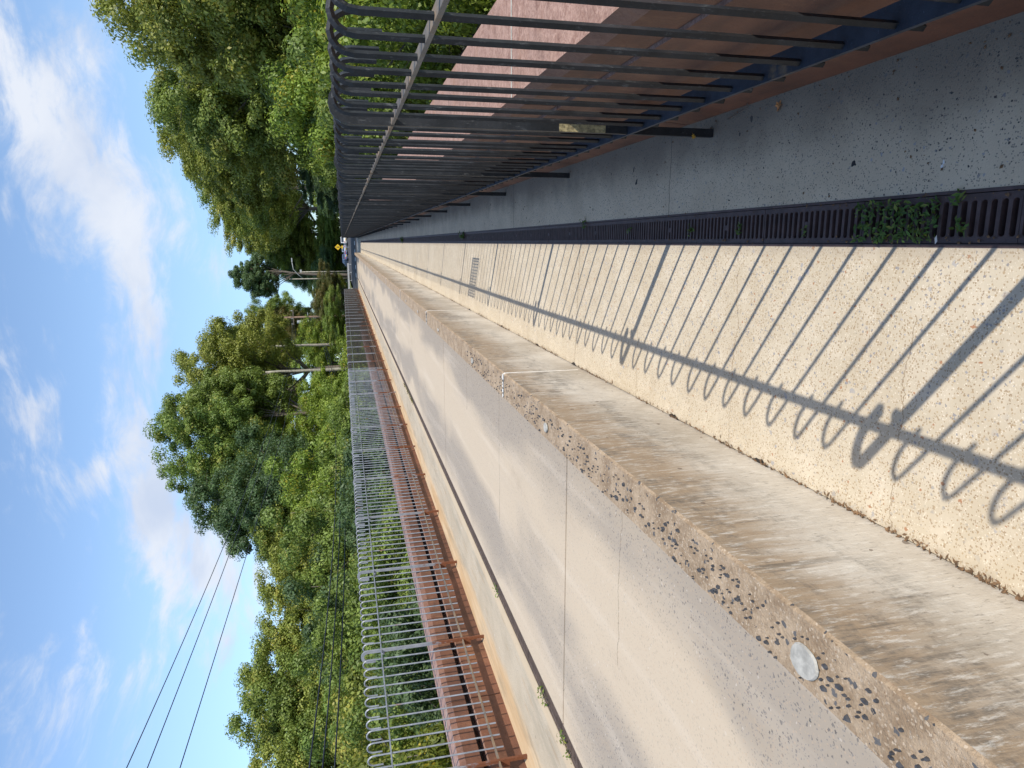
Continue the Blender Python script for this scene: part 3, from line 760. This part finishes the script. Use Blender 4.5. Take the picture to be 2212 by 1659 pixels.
ly_ = mat_simple('yellow_dead_leaf', (.62, .36, .05), .7, .25, 80)
dead_leaf((.458, 2.23, .001), .019, lo_, 'crumpled orange brown leaf on the shaded concrete strip')
o = dead_leaf((.415, 2.655, .10), .012, ly_, 'small yellow leaf stuck low on the nearest railing post'); o.rotation_euler = (PI / 2, 0, .3)
k = MB()
for i in range(900):
    y = .9 + 9 * rnd.random() ** 1.6
    x = rnd.choice([rnd.gauss(.47, .03), rnd.gauss(.47, .03), rnd.uniform(.13, .5), rnd.gauss(.005, .006), rnd.gauss(.112, .006)])
    if x < -.008 or x > .5 or abs(x - .435) < .012: continue
    r0 = .0012 + .0035 * rnd.random() ** 2; an = rnd.random() * 6
    u = Vector((math.cos(an), math.sin(an), 0)) * r0 * 1.5; v = Vector((-math.sin(an), math.cos(an), 0)) * r0
    c = Vector((x, y, .0012)); up_ = Vector((0, 0, r0 * .8))
    k.add([c - u, c - v, c + u, c + v, c + up_], [(0, 1, 4), (1, 2, 4), (2, 3, 4), (3, 0, 4)])
tag(k.build('grit', MT['litter']), 'brown grit and crumbs scattered over the shaded concrete strip and drain rim', 'grit', kind='stuff')
k = MB(); k.add([(.012, 0, .004), (.004, .004, .006), (-.012, .002, .004), (-.004, -.003, .003)], [(0, 1, 2, 3)])
tag(k.build('paper_scrap', MT['caulk'], loc=(.004, 1.50, .002)), 'tiny white scrap lying on the drain rim beside the weed mat', 'scrap')
k = MB(); k.tube([(.47, 2.56, .004), (.475, 2.50, .012), (.488, 2.44, .006), (.498, 2.40, .02)], .0022, 5)
tag(k.build('twig', MT['bark']), 'curved twig lying at the foot of the brown girder', 'twig')

# ------------------------------------------------------------------ trees
def crown_mesh(name, mat, R, zc, rz, nclump, nleaf, leaf, seed, gap=.0, lumps=5):
    r = np.random.RandomState(seed)
    lobes = []
    for i in range(lumps):
        a = r.rand() * 6.28; q = R * (.35 + .25 * r.rand()); lobes.append((q * math.cos(a), q * math.sin(a), zc + rz * r.uniform(-.45, .55), R * r.uniform(.42, .62), rz * r.uniform(.38, .55)))
    lobes.append((0, 0, zc + rz * .35, R * .5, rz * .62))
    cc = []
    for i in range(nclump):
        lx, ly, lz, lr, lh = lobes[i % len(lobes)]
        d = r.randn(3); d /= np.linalg.norm(d); q = .55 + .45 * r.rand() ** .6
        cc.append((lx + d[0] * lr * q, ly + d[1] * lr * q, lz + d[2] * lh * q))
    cc = np.array(cc)
    cid = r.randint(0, nclump, nleaf)
    crad = R * r.uniform(.07, .19, nclump) 
    d = r.randn(nleaf, 3); d /= np.linalg.norm(d, axis=1)[:, None]
    rad = crad[cid] * (r.rand(nleaf) ** .45)
    flat = np.array([1.15, 1.15, .75])
    C = cc[cid] + d * rad[:, None] * flat
    nrm = d * 1.2 + r.randn(nleaf, 3) * .42 + np.array([0, 0, .45]); nrm /= np.linalg.norm(nrm, axis=1)[:, None]
    a = np.cross(nrm, r.randn(nleaf, 3)); a /= np.linalg.norm(a, axis=1)[:, None]; b_ = np.cross(nrm, a)
    s_ = leaf * r.uniform(.55, 1.35, nleaf)[:, None]
    V = np.stack([C - a * s_, C - b_ * s_ * .55 + nrm * s_ * .12, C + a * s_, C + b_ * s_ * .55 + nrm * s_ * .12], 1).reshape(-1, 3)
    me = bpy.data.meshes.new(name)
    me.vertices.add(len(V)); me.vertices.foreach_set('co', V.astype(np.float32).ravel())
    me.loops.add(len(V)); me.loops.foreach_set('vertex_index', np.arange(len(V), dtype=np.int32))
    me.polygons.add(nleaf); me.polygons.foreach_set('loop_start', np.arange(0, len(V), 4, dtype=np.int32)); me.polygons.foreach_set('loop_total', np.full(nleaf, 4, np.int32))
    me.update(calc_edges=True); me.materials.append(mat)
    ct = r.rand(nclump, 2)
    tint = np.ones((nleaf, 4), np.float32)
    tint[:, 0] = np.clip(ct[cid, 0] * .55 + r.rand(nleaf) * .45, 0, 1); tint[:, 1] = np.clip(ct[cid, 1] * .6 + r.rand(nleaf) * .45, 0, 1); tint[:, 2] = r.rand(nleaf)
    ca = me.color_attributes.new('tint', 'FLOAT_COLOR', 'CORNER'); ca.data.foreach_set('color', np.repeat(tint, 4, 0).ravel())
    return me, cc
def trunk_mesh(name, mat, H, r0, cc, seed, lean=(0, 0), nl=16, zfork=.35):
    r = random.Random(seed); k = MB()
    top = Vector((lean[0], lean[1], H))
    sp = [Vector((lean[0] * (q ** 1.5) + .25 * noise.noise(Vector((q * 3, seed, 0))), lean[1] * q + .25 * noise.noise(Vector((q * 3, seed, 9))), H * q)) for q in [i / 9 for i in range(10)]]
    k.tube(sp, [r0 * (1.25 if i == 0 else 1) * (1 - .88 * i / 9) for i in range(10)], 8)
    idx = list(range(len(cc))); r.shuffle(idx)
    for j in idx[:nl]:
        e = Vector(cc[j]); q = min(.95, max(zfork, (e.z / H) * .72)); s0 = sp[int(q * 9)]
        m1 = s0.lerp(e, .5) + Vector((0, 0, .06 * (e - s0).length)) + Vector((r.gauss(0, .2), r.gauss(0, .2), 0))
        rr = r0 * (1 - q) * .55 + .03
        k.tube([s0, s0.lerp(m1, .6), m1, m1.lerp(e, .6), e], [rr, rr * .75, rr * .5, rr * .32, rr * .12], 5)
        for _ in range(2):
            e2 = m1.lerp(e, .4); e3 = e2 + Vector((r.gauss(0, 1), r.gauss(0, 1), abs(r.gauss(0, .8))))
            k.tube([e2, e2.lerp(e3, .5) + Vector((0, 0, .1)), e3], [rr * .3, rr * .2, rr * .06], 4)
    return k.mesh(name, mat, True)
TYPES = {}
def ttype(key, H, R, zc, rz, nclump, nleaf, leaf, seed, r0=.28, bark='bark', lean=(0, 0), nl=16, zfork=.35, lumps=6):
    cm, cc = crown_mesh('crown_' + key, LEAF['green'], R, zc, rz, nclump, nleaf, leaf, seed, lumps=lumps)
    TYPES[key] = (H, R, cm, trunk_mesh('trunk_' + key, MT[bark], H * .86, r0, cc, seed, lean, nl, zfork))
ttype('a', 19, 6.0, 12.5, 6.6, 313, 115000, .098, 1, nl=22)
ttype('b', 19, 6.0, 12.5, 6.6, 280, 115000, .098, 2, nl=22)
ttype('c', 18, 5.6, 11.5, 6.6, 346, 115000, .098, 3, nl=22, lumps=8)
ttype('p', 20, 4.3, 15.5, 4.7, 260, 70000, .115, 5, r0=.3, nl=14, zfork=.6, lean=(1.5, 0))
ttype('s', 9.0, 4.2, 5.2, 4.0, 230, 85000, .072, 7, r0=.10, nl=14, zfork=.15, lumps=7)
ttype('t', 9.0, 4.2, 5.0, 4.2, 200, 85000, .072, 8, r0=.10, nl=14, zfork=.15, lumps=7)
CM = {}
def tree(key, name, x, y, top, width, mat, label, cat='tree', group='trees around the bridge', base=None, rot=None, squash=None):
    H, R, cm, tm = TYPES[key]
    gz = ground_z(x, y) - .2 if base is None else base
    k_ = (key, mat)
    if k_ not in CM:
        CM[k_] = cm
    root = empty(name, (x, y, gz), label, cat, group)
    s_ = width / (2 * R); sz_ = (top - gz) / H
    root.scale = (s_, s_, sz_); root.rotation_euler.z = rnd.random() * 6.28 if rot is None else rot
    c = link('crown', CM[k_], root); c.material_slots[0].link = 'OBJECT'; c.material_slots[0].material = LEAF[mat]
    link('trunk', tm, root)
    return root
T = [  # key, X/Y, Y, top (metres above the walkway), width, leaf colour, label
 ('a', .375, 38, 13.4, 13, 'olive', 'tall olive green tree at the picture edge above the near railing'),
 ('b', .272, 43, 13.6, 12, 'olive', 'tall olive tree with twiggy top, second from the picture edge above the near railing'),
 ('a', .200, 58, 15.4, 13.5, 'olive', 'broad olive tree beyond the near railing with sky showing through its top'),
 ('c', .135, 80, 19.4, 17, 'olive', 'tree with reddish tinted leaves in the middle of the group behind the near railing'),
 ('b', .085, 106, 22.2, 18, 'green', 'mid green tree with a pointed top behind the near railing'),
 ('a', .045, 235, 40, 37, 'olive', 'feathery yellow green tree left of the pointed one, near the end of the near railing'),
 ('c', .010, 262, 31, 35, 'olive', 'yellowish tree whose bare limbs show under its crown near the bridge end'),
 ('b', -.018, 243, 18, 24, 'olive', 'low yellow green tree directly over the parked cars'),
 ('p', -.046, 150, 24.0, 11, 'dark', 'dark rounded pine like crown standing up alone between the two tree masses'),
 ('c', .240, 54, 14.6, 13, 'green', 'darker tree seen between the two tallest ones above the near railing'),
 ('a', .165, 86, 21.4, 17, 'olive', 'tree behind the gap left of the broad olive tree'),
 ('b', .112, 96, 20.6, 17, 'olive', 'tree filling in behind the reddish tinted tree'),
 ('c', .072, 205, 36, 33, 'olive', 'light olive tree behind the pointed tree near the bridge end'),
 ('a', .026, 275, 38, 37, 'green', 'green tree rising behind the feathery yellow green one'),
 ('b', -.006, 250, 31, 30, 'green', 'tall green tree touching the dark round crown'),
 ('b', -.205, 98, 22, 13, 'green', 'tree filling in behind the largest yellow green one'),
 ('a', -.285, 88, 20, 14, 'olive', 'tree in the second row behind the highest ones of the far group'),
 ('c', -.335, 80, 18.5, 13, 'green', 'second row tree beside the dark green one'),
 ('a', -.395, 76, 13.6, 13, 'green', 'second row tree behind the end of the power lines'),
 ('a', -.030, 255, 28.5, 20, 'dark', 'dark tree joining the round crown to the mass on its right'),
 ('c', -.040, 250, 13.5, 20, 'green', 'green tree filling the gap under the dark round crown'),
 ('b', -.090, 170, 24.5, 11.5, 'green', 'slim green tree beside the sky gap, above the brown utility pole'),
 ('a', -.120, 165, 24, 13, 'brown', 'thin grey green tree behind the pale broken trunk'),
 ('c', -.145, 150, 29, 17, 'olive', 'tall yellow green tree left of the slim tree by the sky gap'),
 ('a', -.178, 88, 23.0, 14, 'olive', 'largest yellow green tree above the pale forked trunk'),
 ('b', -.240, 76, 21.5, 12, 'green', 'tall green tree with feathery top, highest of the far group'),
 ('c', -.300, 70, 20.6, 12, 'green', 'green tree with loose sprays of leaves on top beside the highest one'),
 ('b', -.362, 63, 16.4, 12, 'dark', 'dark green tree that the power lines run into'),
 ('a', -.425, 60, 11.0, 10, 'green', 'low dark green tree below the end of the power lines'),
 ('c', -.490, 57, 10.2, 11, 'olive', 'low olive tree first under the open sky beyond the far railing'),
 ('a', -.560, 54, 10.8, 11, 'olive', 'round olive tree under the open sky, second beyond the power lines'),
 ('b', -.635, 51, 11.0, 11, 'olive', 'pale olive tree with thin leaning limbs under the open sky'),
 ('c', -.715, 48, 11.6, 11, 'green', 'mid green tree with a bumpy top near the picture edge beyond the far railing'),
 ('a', -.800, 45, 11.6, 12, 'olive', 'tree at the picture edge with the yellow shrub in front of it'),
]
for i, (key, a_, Y_, top, wd, mt, lab) in enumerate(T):
    tree(key, 'pine_tree' if key == 'p' else 'broadleaf_tree', a_ * Y_, Y_, top, wd, mt, lab, rot=(i * 2.4) if key != 'p' else 0.4)
SH = [  # shrubs and small trees
 ('s', 6.8, 15, 1.9, 7.5, 'bright', 'bright green shrub right behind the near girder at the picture edge'),
 ('t', 7.6, 21, 3.0, 8, 'bright', 'bright green shrub behind the near girder beyond the first one'),
 ('s', 7.0, 28, 3.2, 8, 'green', 'green shrub with sunlit tips behind the near railing top'),
 ('t', 7.6, 36, 4.2, 9, 'bright', 'light green shrub behind the middle of the near railing'),
 ('s', 8.0, 44, 4.2, 9, 'green', 'shrub in front of the reddish tinted tree'),
 ('t', 8.4, 54, 4.4, 9, 'bright', 'bright bushy shrub near the far end of the near railing'),
 ('s', 9.6, 68, 6.0, 11, 'dark', 'dark shrub under the bare limbs near the bridge end'),
 ('t', 9.2, 88, 6.0, 12, 'dark', 'dark bush beside the approach road'),
 ('s', 14.5, 160, 9.0, 18, 'dark', 'dark bush to the right of the parked cars'),
 ('t', -1.0, 236, 10, 26, 'green', 'distant green tree mass behind the yellow sign'),
 ('s', 5.5, 228, 9, 20, 'green', 'distant low bush straight behind the white car'),
 ('t', -6.0, 226, 7, 16, 'bright', 'distant sunlit bush behind the dark blue car'),
 ('s', -11.5, 215, 12, 22, 'dark', 'distant dark tree mass left of the yellow sign'),
 ('s', -9.5, 148, 5.5, 8, 'yellow', 'yellow green bush beside the grass at the road end'),
 ('t', -8.6, 122, 6.6, 11, 'brown', 'browning bush under the street lamp'),
 ('s', -17.5, 150, 10.5, 13, 'brown', 'brown green bush beside the brown utility pole'),
 ('t', -9.9, 92, 4.2, 9, 'green', 'green bush before the brown utility pole'),
 ('s', -18.8, 112, 10.2, 14, 'bright', 'bush between the two pale trunks'),
 ('t', -10.6, 66, 1.7, 9, 'bright', 'bush at the foot of the pale trunks beyond the far railing'),
 ('s', -18.6, 72, 9.6, 11, 'bright', 'sunlit bush mass left of the pale forked trunk'),
 ('t', -11.0, 53, 3.2, 9, 'bright', 'bright bush behind the dense part of the far railing'),
 ('s', -17.5, 56, 8.6, 11, 'bright', 'light green tall bush beyond the far railing middle'),
 ('t', -11.5, 44, 2.6, 9, 'green', 'green bush seen through the far railing'),
 ('s', -19.5, 50, 8.4, 12, 'green', 'deep green rounded tall bush under the dark tree'),
 ('t', -12.2, 35, 2.0, 9, 'dark', 'dark bush seen through the hooked bars of the far railing'),
 ('s', -22.5, 44, 6.6, 12, 'dark', 'dark bush mass beneath the low dark green tree'),
 ('t', -13.2, 27, 1.4, 9, 'green', 'bush below the lower cables, seen through the far railing'),
 ('s', -24.5, 38, 5.6, 12, 'green', 'green bush mass behind the lower cables'),
 ('t', -14.5, 20.5, .9, 8, 'dark', 'dark bush in the hollow behind the far girder'),
 ('s', -25.5, 32, 4.8, 12, 'green', 'green bush with pale dead twigs beyond the lower cables'),
 ('s', -12.2, 14.6, 1.95, 6.5, 'yellow', 'yellow leaved shrub behind the far railing at the picture edge'),
 ('t', -24.0, 26, 4.2, 11, 'olive', 'olive bush at the picture edge behind the yellow shrub'),
 ('s', -18.2, 24, 2.4, 9, 'green', 'green bush between the yellow shrub and the lower cables'),
]
for key, x, y, top, wd, mt, lab in SH:
    tree(key, 'shrub', x, y, top, wd, mt, lab, 'shrub', 'shrubs around the bridge')
# pale trunks
def pale_tree(x, y, H, r0, fork, label, seed):
    k = MB(); r = random.Random(seed); gz = ground_z(x, y)
    sp = [Vector((.12 * noise.noise(Vector((q * 4, seed, 0))), 0, (H - gz) * q)) for q in [i / 7 for i in range(8)]]
    root = empty('bare_tree', (x, y, gz), label, 'tree', 'trees around the bridge')
    k.tube(sp, [r0 * (1 - .5 * i / 7) for i in range(8)], 10); k.build('trunk', MT['pale'], root, True)
    for dx, dz, rr in fork:
        k = MB(); s0 = sp[4] if dz > 5 else sp[6]
        k.tube([s0, s0 + Vector((dx * .35, 0, dz * .4)), s0 + Vector((dx, 0, dz))], [rr, rr * .8, rr * .3], 7); k.build('limb', MT['pale'], root, True)
pale_tree(-14.35, 80.5, 10.6, .24, [(-.8, 4.6, .08)], 'pale barked tree trunk that forks high above the far railing', 3)
pale_tree(-14.9, 105, 13.4, .24, [], 'pale broken trunk standing to the right of the forked one', 4)

# far wood behind everything
def wood():
    r = np.random.RandomState(11); n = 70000
    X = r.uniform(-260, 230, n); Yp = r.uniform(255, 300, n)
    hgt = 10 + 3.0 * np.sin(X * .11) + 2.0 * np.sin(X * .29 + 1) + r.randn(n) * .8
    hgt = np.where(np.abs(X + 3) < 14, hgt * .8, hgt)
    Zp = r.rand(n) ** .7 * hgt
    C = np.stack([X, Yp, Zp], 1)
    nrm = r.randn(n, 3) + np.array([0, -.5, .6]); nrm /= np.linalg.norm(nrm, axis=1)[:, None]
    a = np.cross(nrm, r.randn(n, 3)); a /= np.linalg.norm(a, axis=1)[:, None]; b_ = np.cross(nrm, a); s_ = r.uniform(.35, .9, n)[:, None]
    V = np.stack([C - a * s_, C - b_ * s_ * .6, C + a * s_, C + b_ * s_ * .6], 1).reshape(-1, 3)
    me = bpy.data.meshes.new('distant_wood'); me.vertices.add(len(V)); me.vertices.foreach_set('co', V.astype(np.float32).ravel())
    me.loops.add(len(V)); me.loops.foreach_set('vertex_index', np.arange(len(V), dtype=np.int32))
    me.polygons.add(n); me.polygons.foreach_set('loop_start', np.arange(0, len(V), 4, dtype=np.int32)); me.polygons.foreach_set('loop_total', np.full(n, 4, np.int32))
    me.update(calc_edges=True); me.materials.append(LEAF['green'])
    tint = np.ones((n, 4), np.float32); tint[:, 0] = (np.sin(X * .7) * .5 + .5) * .6 + r.rand(n) * .4; tint[:, 1] = r.rand(n) * .8; tint[:, 2] = r.rand(n)
    me.color_attributes.new('tint', 'FLOAT_COLOR', 'CORNER').data.foreach_set('color', np.repeat(tint, 4, 0).ravel())
    tag(link('distant_wood', me), 'distant green wood closing the view beyond the road end', 'wood', kind='stuff')
wood()

# ------------------------------------------------------------------ poles, wires, lamp, sign
PX, PY = -14.4, 141
up = empty('utility_pole', (PX, PY, 0), 'tall brown wooden utility pole with a crossarm in front of the trees', 'utility pole')
k = MB(); k.tube([(0, 0, -.5), (0, 0, 13.2)], [.24, .17], 10); k.build('pole', MT['wood'], up, True)
k = MB(); k.box(-1.5, 1.5, -.12, -.02, 11.4, 11.6); k.build('crossarm', MT['bark'], up)
for dx in (-1.3, -.2, 1.3):
    k = MB(); k.tube([(dx, -.07, 11.6), (dx, -.07, 11.95)], [.06, .04], 6); k.build('insulator', MT['lamp'], up)
k = MB(); k.tube([(-.9, -.2, 9.6), (-.9, -.2, 10.8)], [.3, .3], 10); k.build('transformer', MT['lamp'], up)
k = MB(); k.box(-1.1, .9, -.1, 0, 8.7, 8.8); k.build('lower_arm', MT['lamp'], up)
def wire(xa, z_near, zmin, z_pole, label, r_):
    k = MB(); pts = []
    for i in range(70):
        y = -30 + 171 * (i / 69)
        ym = 38.0
        z = zmin + (z_pole - zmin) * ((y - ym) / (PY - ym)) ** 2 if y > ym else zmin + (z_near - zmin) * ((y - ym) / (18 - ym)) ** 2
        pts.append((xa + (PX - xa) * 0, y, z))
    k.tube(pts, r_, 5)
    tag(k.build('power_cable', MT['cable'], smooth=True), label, 'cable', 'cables along the far side of the bridge')
wire(-13.9, 7.86, 7.55, 11.9, 'highest of the three power cables crossing the open sky', .016)
wire(-14.1, 7.40, 7.25, 11.9, 'middle one of the three power cables crossing the open sky', .016)
wire(-14.3, 6.60, 6.55, 11.8, 'lowest of the three power cables crossing the open sky', .016)
wire(-14.0, 3.02, 2.55, 9.2, 'upper one of the three dark cables in front of the trees', .024)
wire(-14.2, 2.70, 2.30, 8.8, 'middle one of the three dark cables in front of the trees', .024)
wire(-14.4, 2.40, 2.05, 8.6, 'lower one of the three dark cables in front of the trees', .024)
lp = empty('street_lamp', (-7.4, 150, 0), 'curved arm street lamp on a pale pole beside the road end', 'street lamp')
k = MB(); k.tube([(0, 0, -.5), (0, 0, 12.4)], [.15, .1], 8); k.build('pole', MT['pale'], lp, True)
k = MB(); k.tube([(0, 0, 9.6), (.9, 0, 10.6), (2.0, 0, 11.5), (3.6, 0, 11.7)], .06, 6); k.build('arm', MT['lamp'], lp, True)
k = MB(); k.box(3.4, 4.3, -.15, .15, 11.6, 11.78); k.build('lamp_head', MT['lamp'], lp)
up2 = empty('utility_pole', (-6.3, 158, 0), 'short pale pole just right of the street lamp', 'utility pole')
k = MB(); k.tube([(0, 0, -.5), (0, 0, 10.6)], [.14, .12], 8); k.build('pole', MT['pale'], up2, True)
k = MB(); k.box(-.1, .5, -.1, .1, 10.3, 10.7); k.build('pole_cap', MT['lamp'], up2)
yel = mat_simple('yellow_sign_paint', (.80, .50, .02), .5, .05, 3); blk = mat_simple('sign_black', (.02, .02, .02), .5, .1, 3)
sg = empty('warning_sign', (-.95, 150, 0), 'yellow diamond warning sign with a small yellow plate below it', 'sign')
k = MB(); k.tube([(0, .05, -.2), (0, .05, 3.0)], .04, 6); k.build('post', MT['lamp'], sg)
k = MB(); d_ = .62; k.add([(0, y, 2.3 + d_ + z) if False else (x, y, 2.35 + z) for y in (0, .02) for x, z in ((0, -d_), (d_, 0), (0, d_), (-d_, 0))], [(0, 1, 2, 3), (4, 7, 6, 5), (0, 4, 5, 1), (1, 5, 6, 2), (2, 6, 7, 3), (3, 7, 4, 0)]); k.build('diamond_panel', yel, sg)
k = MB(); k.box(-.07, .07, -.006, -.002, 2.48, 2.64); k.box(-.1, .1, -.006, -.002, 2.2, 2.46); k.box(-.12, -.03, -.006, -.002, 2.0, 2.2); k.box(.03, .12, -.006, -.002, 2.0, 2.2); k.build('walking_figure', blk, sg)
k = MB(); k.box(-.3, .3, 0, .02, 1.3, 1.62); k.build('plate', yel, sg)

# ------------------------------------------------------------------ cars
def paint(name, c): return mat_simple(name, c, .25, .04, 2, 0, .0)
glass = mat_simple('car_glass', (.03, .04, .05), .1, .1, 2, 0, 0, 1.0); tyre = mat_simple('tyre_rubber', (.02, .02, .02), .8, .1, 5)
red = mat_simple('tail_lamp', (.45, .02, .01), .3, .1, 5); ora = mat_simple('plate_yellow', (.75, .5, .1), .4, .1, 5)
def car(x, y, rot, col, label, h=1.5):
    root = empty('parked_car', (x, y, .05), label, 'car', 'cars parked at the road end')
    Wd = .88
    k = MB(); prof = [(-2.2, .35), (-2.25, .75), (-2.1, .95), (-1.0, 1.0), (1.2, 1.0), (2.15, .85), (2.25, .55), (2.2, .33)]
    def side(prof, x0, x1, inset=0):
        n = len(prof); kk = MB()
        kk.add([(x0, p, z) for p, z in prof] + [(x1, p, z) for p, z in prof], [tuple(range(n)), tuple(reversed(range(n, 2 * n)))] + [(i, n + i, n + (i + 1) % n, (i + 1) % n) for i in range(n)])
        return kk
    me = bevel(side(prof, -Wd, Wd).mesh('body', col), .06, 2); link('body', me, root)
    cab = [(-1.75, .98), (-1.35, h - .02), (-.2, h), (.55, h - .04), (1.25, .99)]
    n = len(cab); kk = MB()
    kk.add([(-Wd + .06 + (.14 if z > 1.1 else 0), p, z) for p, z in cab] + [(Wd - .06 - (.14 if z > 1.1 else 0), p, z) for p, z in cab], [tuple(range(n)), tuple(reversed(range(n, 2 * n)))] + [(i, n + i, n + (i + 1) % n, (i + 1) % n) for i in range(n)])
    link('cabin', bevel(kk.mesh('cabin', col), .03, 1), root)
    for a, b_, nm in (((-1.76, 1.04), (-1.44, h - .10), 'rear_window'), ((1.20, 1.05), (.66, h - .12), 'windscreen')):
        s_ = -1 if a[0] < 0 else 1
        k = MB(); k.add([(-.66, a[0] + s_ * .03, a[1]), (.66, a[0] + s_ * .03, a[1]), (.56, b_[0] + s_ * .03, b_[1]), (-.56, b_[0] + s_ * .03, b_[1])], [(0, 1, 2, 3)]); k.build(nm, glass, root)
    for s_ in (-1, 1):
        k = MB(); k.add([(s_ * (Wd - .045), -1.4, 1.05), (s_ * (Wd - .045), 1.0, 1.05), (s_ * (Wd - .175), .5, h - .12), (s_ * (Wd - .175), -1.2, h - .12)], [(0, 1, 2, 3)]); k.build('side_window', glass, root)
        for yy in (-1.35, 1.4):
            k = MB(); k.tube([(s_ * (Wd - .2), yy, .33), (s_ * (Wd + .01), yy, .33)], .33, 16); k.build('wheel', tyre, root)
        k = MB(); k.box(s_ * .62 - .16, s_ * .62 + .16, -2.27, -2.2, .68, .86); k.build('tail_light', red, root)
        k = MB(); k.box(s_ * .62 - .16, s_ * .62 + .16, 2.16, 2.26, .60, .74); k.build('headlight', MT['lamp'], root)
    k = MB(); k.box(-.26, .26, -2.275, -2.235, .45, .58); k.build('number_plate', ora, root)
    root.rotation_euler.z = rot
    return root
pw, pb, pb2 = paint('white_car_paint', (.78, .78, .76)), paint('blue_car_paint', (.10, .14, .26)), paint('silver_blue_car_paint', (.38, .44, .54))
car(.45, 172, .12, pw, 'white parked car, the one closest to the near railing', 1.65)
car(-1.7, 184, .05, pb2, 'silver blue parked car in the middle of the three', 1.5)
car(-4.1, 176, .45, pb, 'dark blue parked car standing at an angle beside the grass', 1.5)
gr = empty('guard_rail', (-7.2, 130, 0), 'low grey guard rail along the grass at the road end', 'guard rail')
k = MB(); k.box(-1.2, 3.5, 0, .05, .45, .75); k.build('beam', MT['lamp'], gr)
for i in range(4):
    k = MB(); k.box(-1.1 + i * 1.45, -1.0 + i * 1.45, .06, .16, -.1, .7); k.build('post', MT['lamp'], gr)
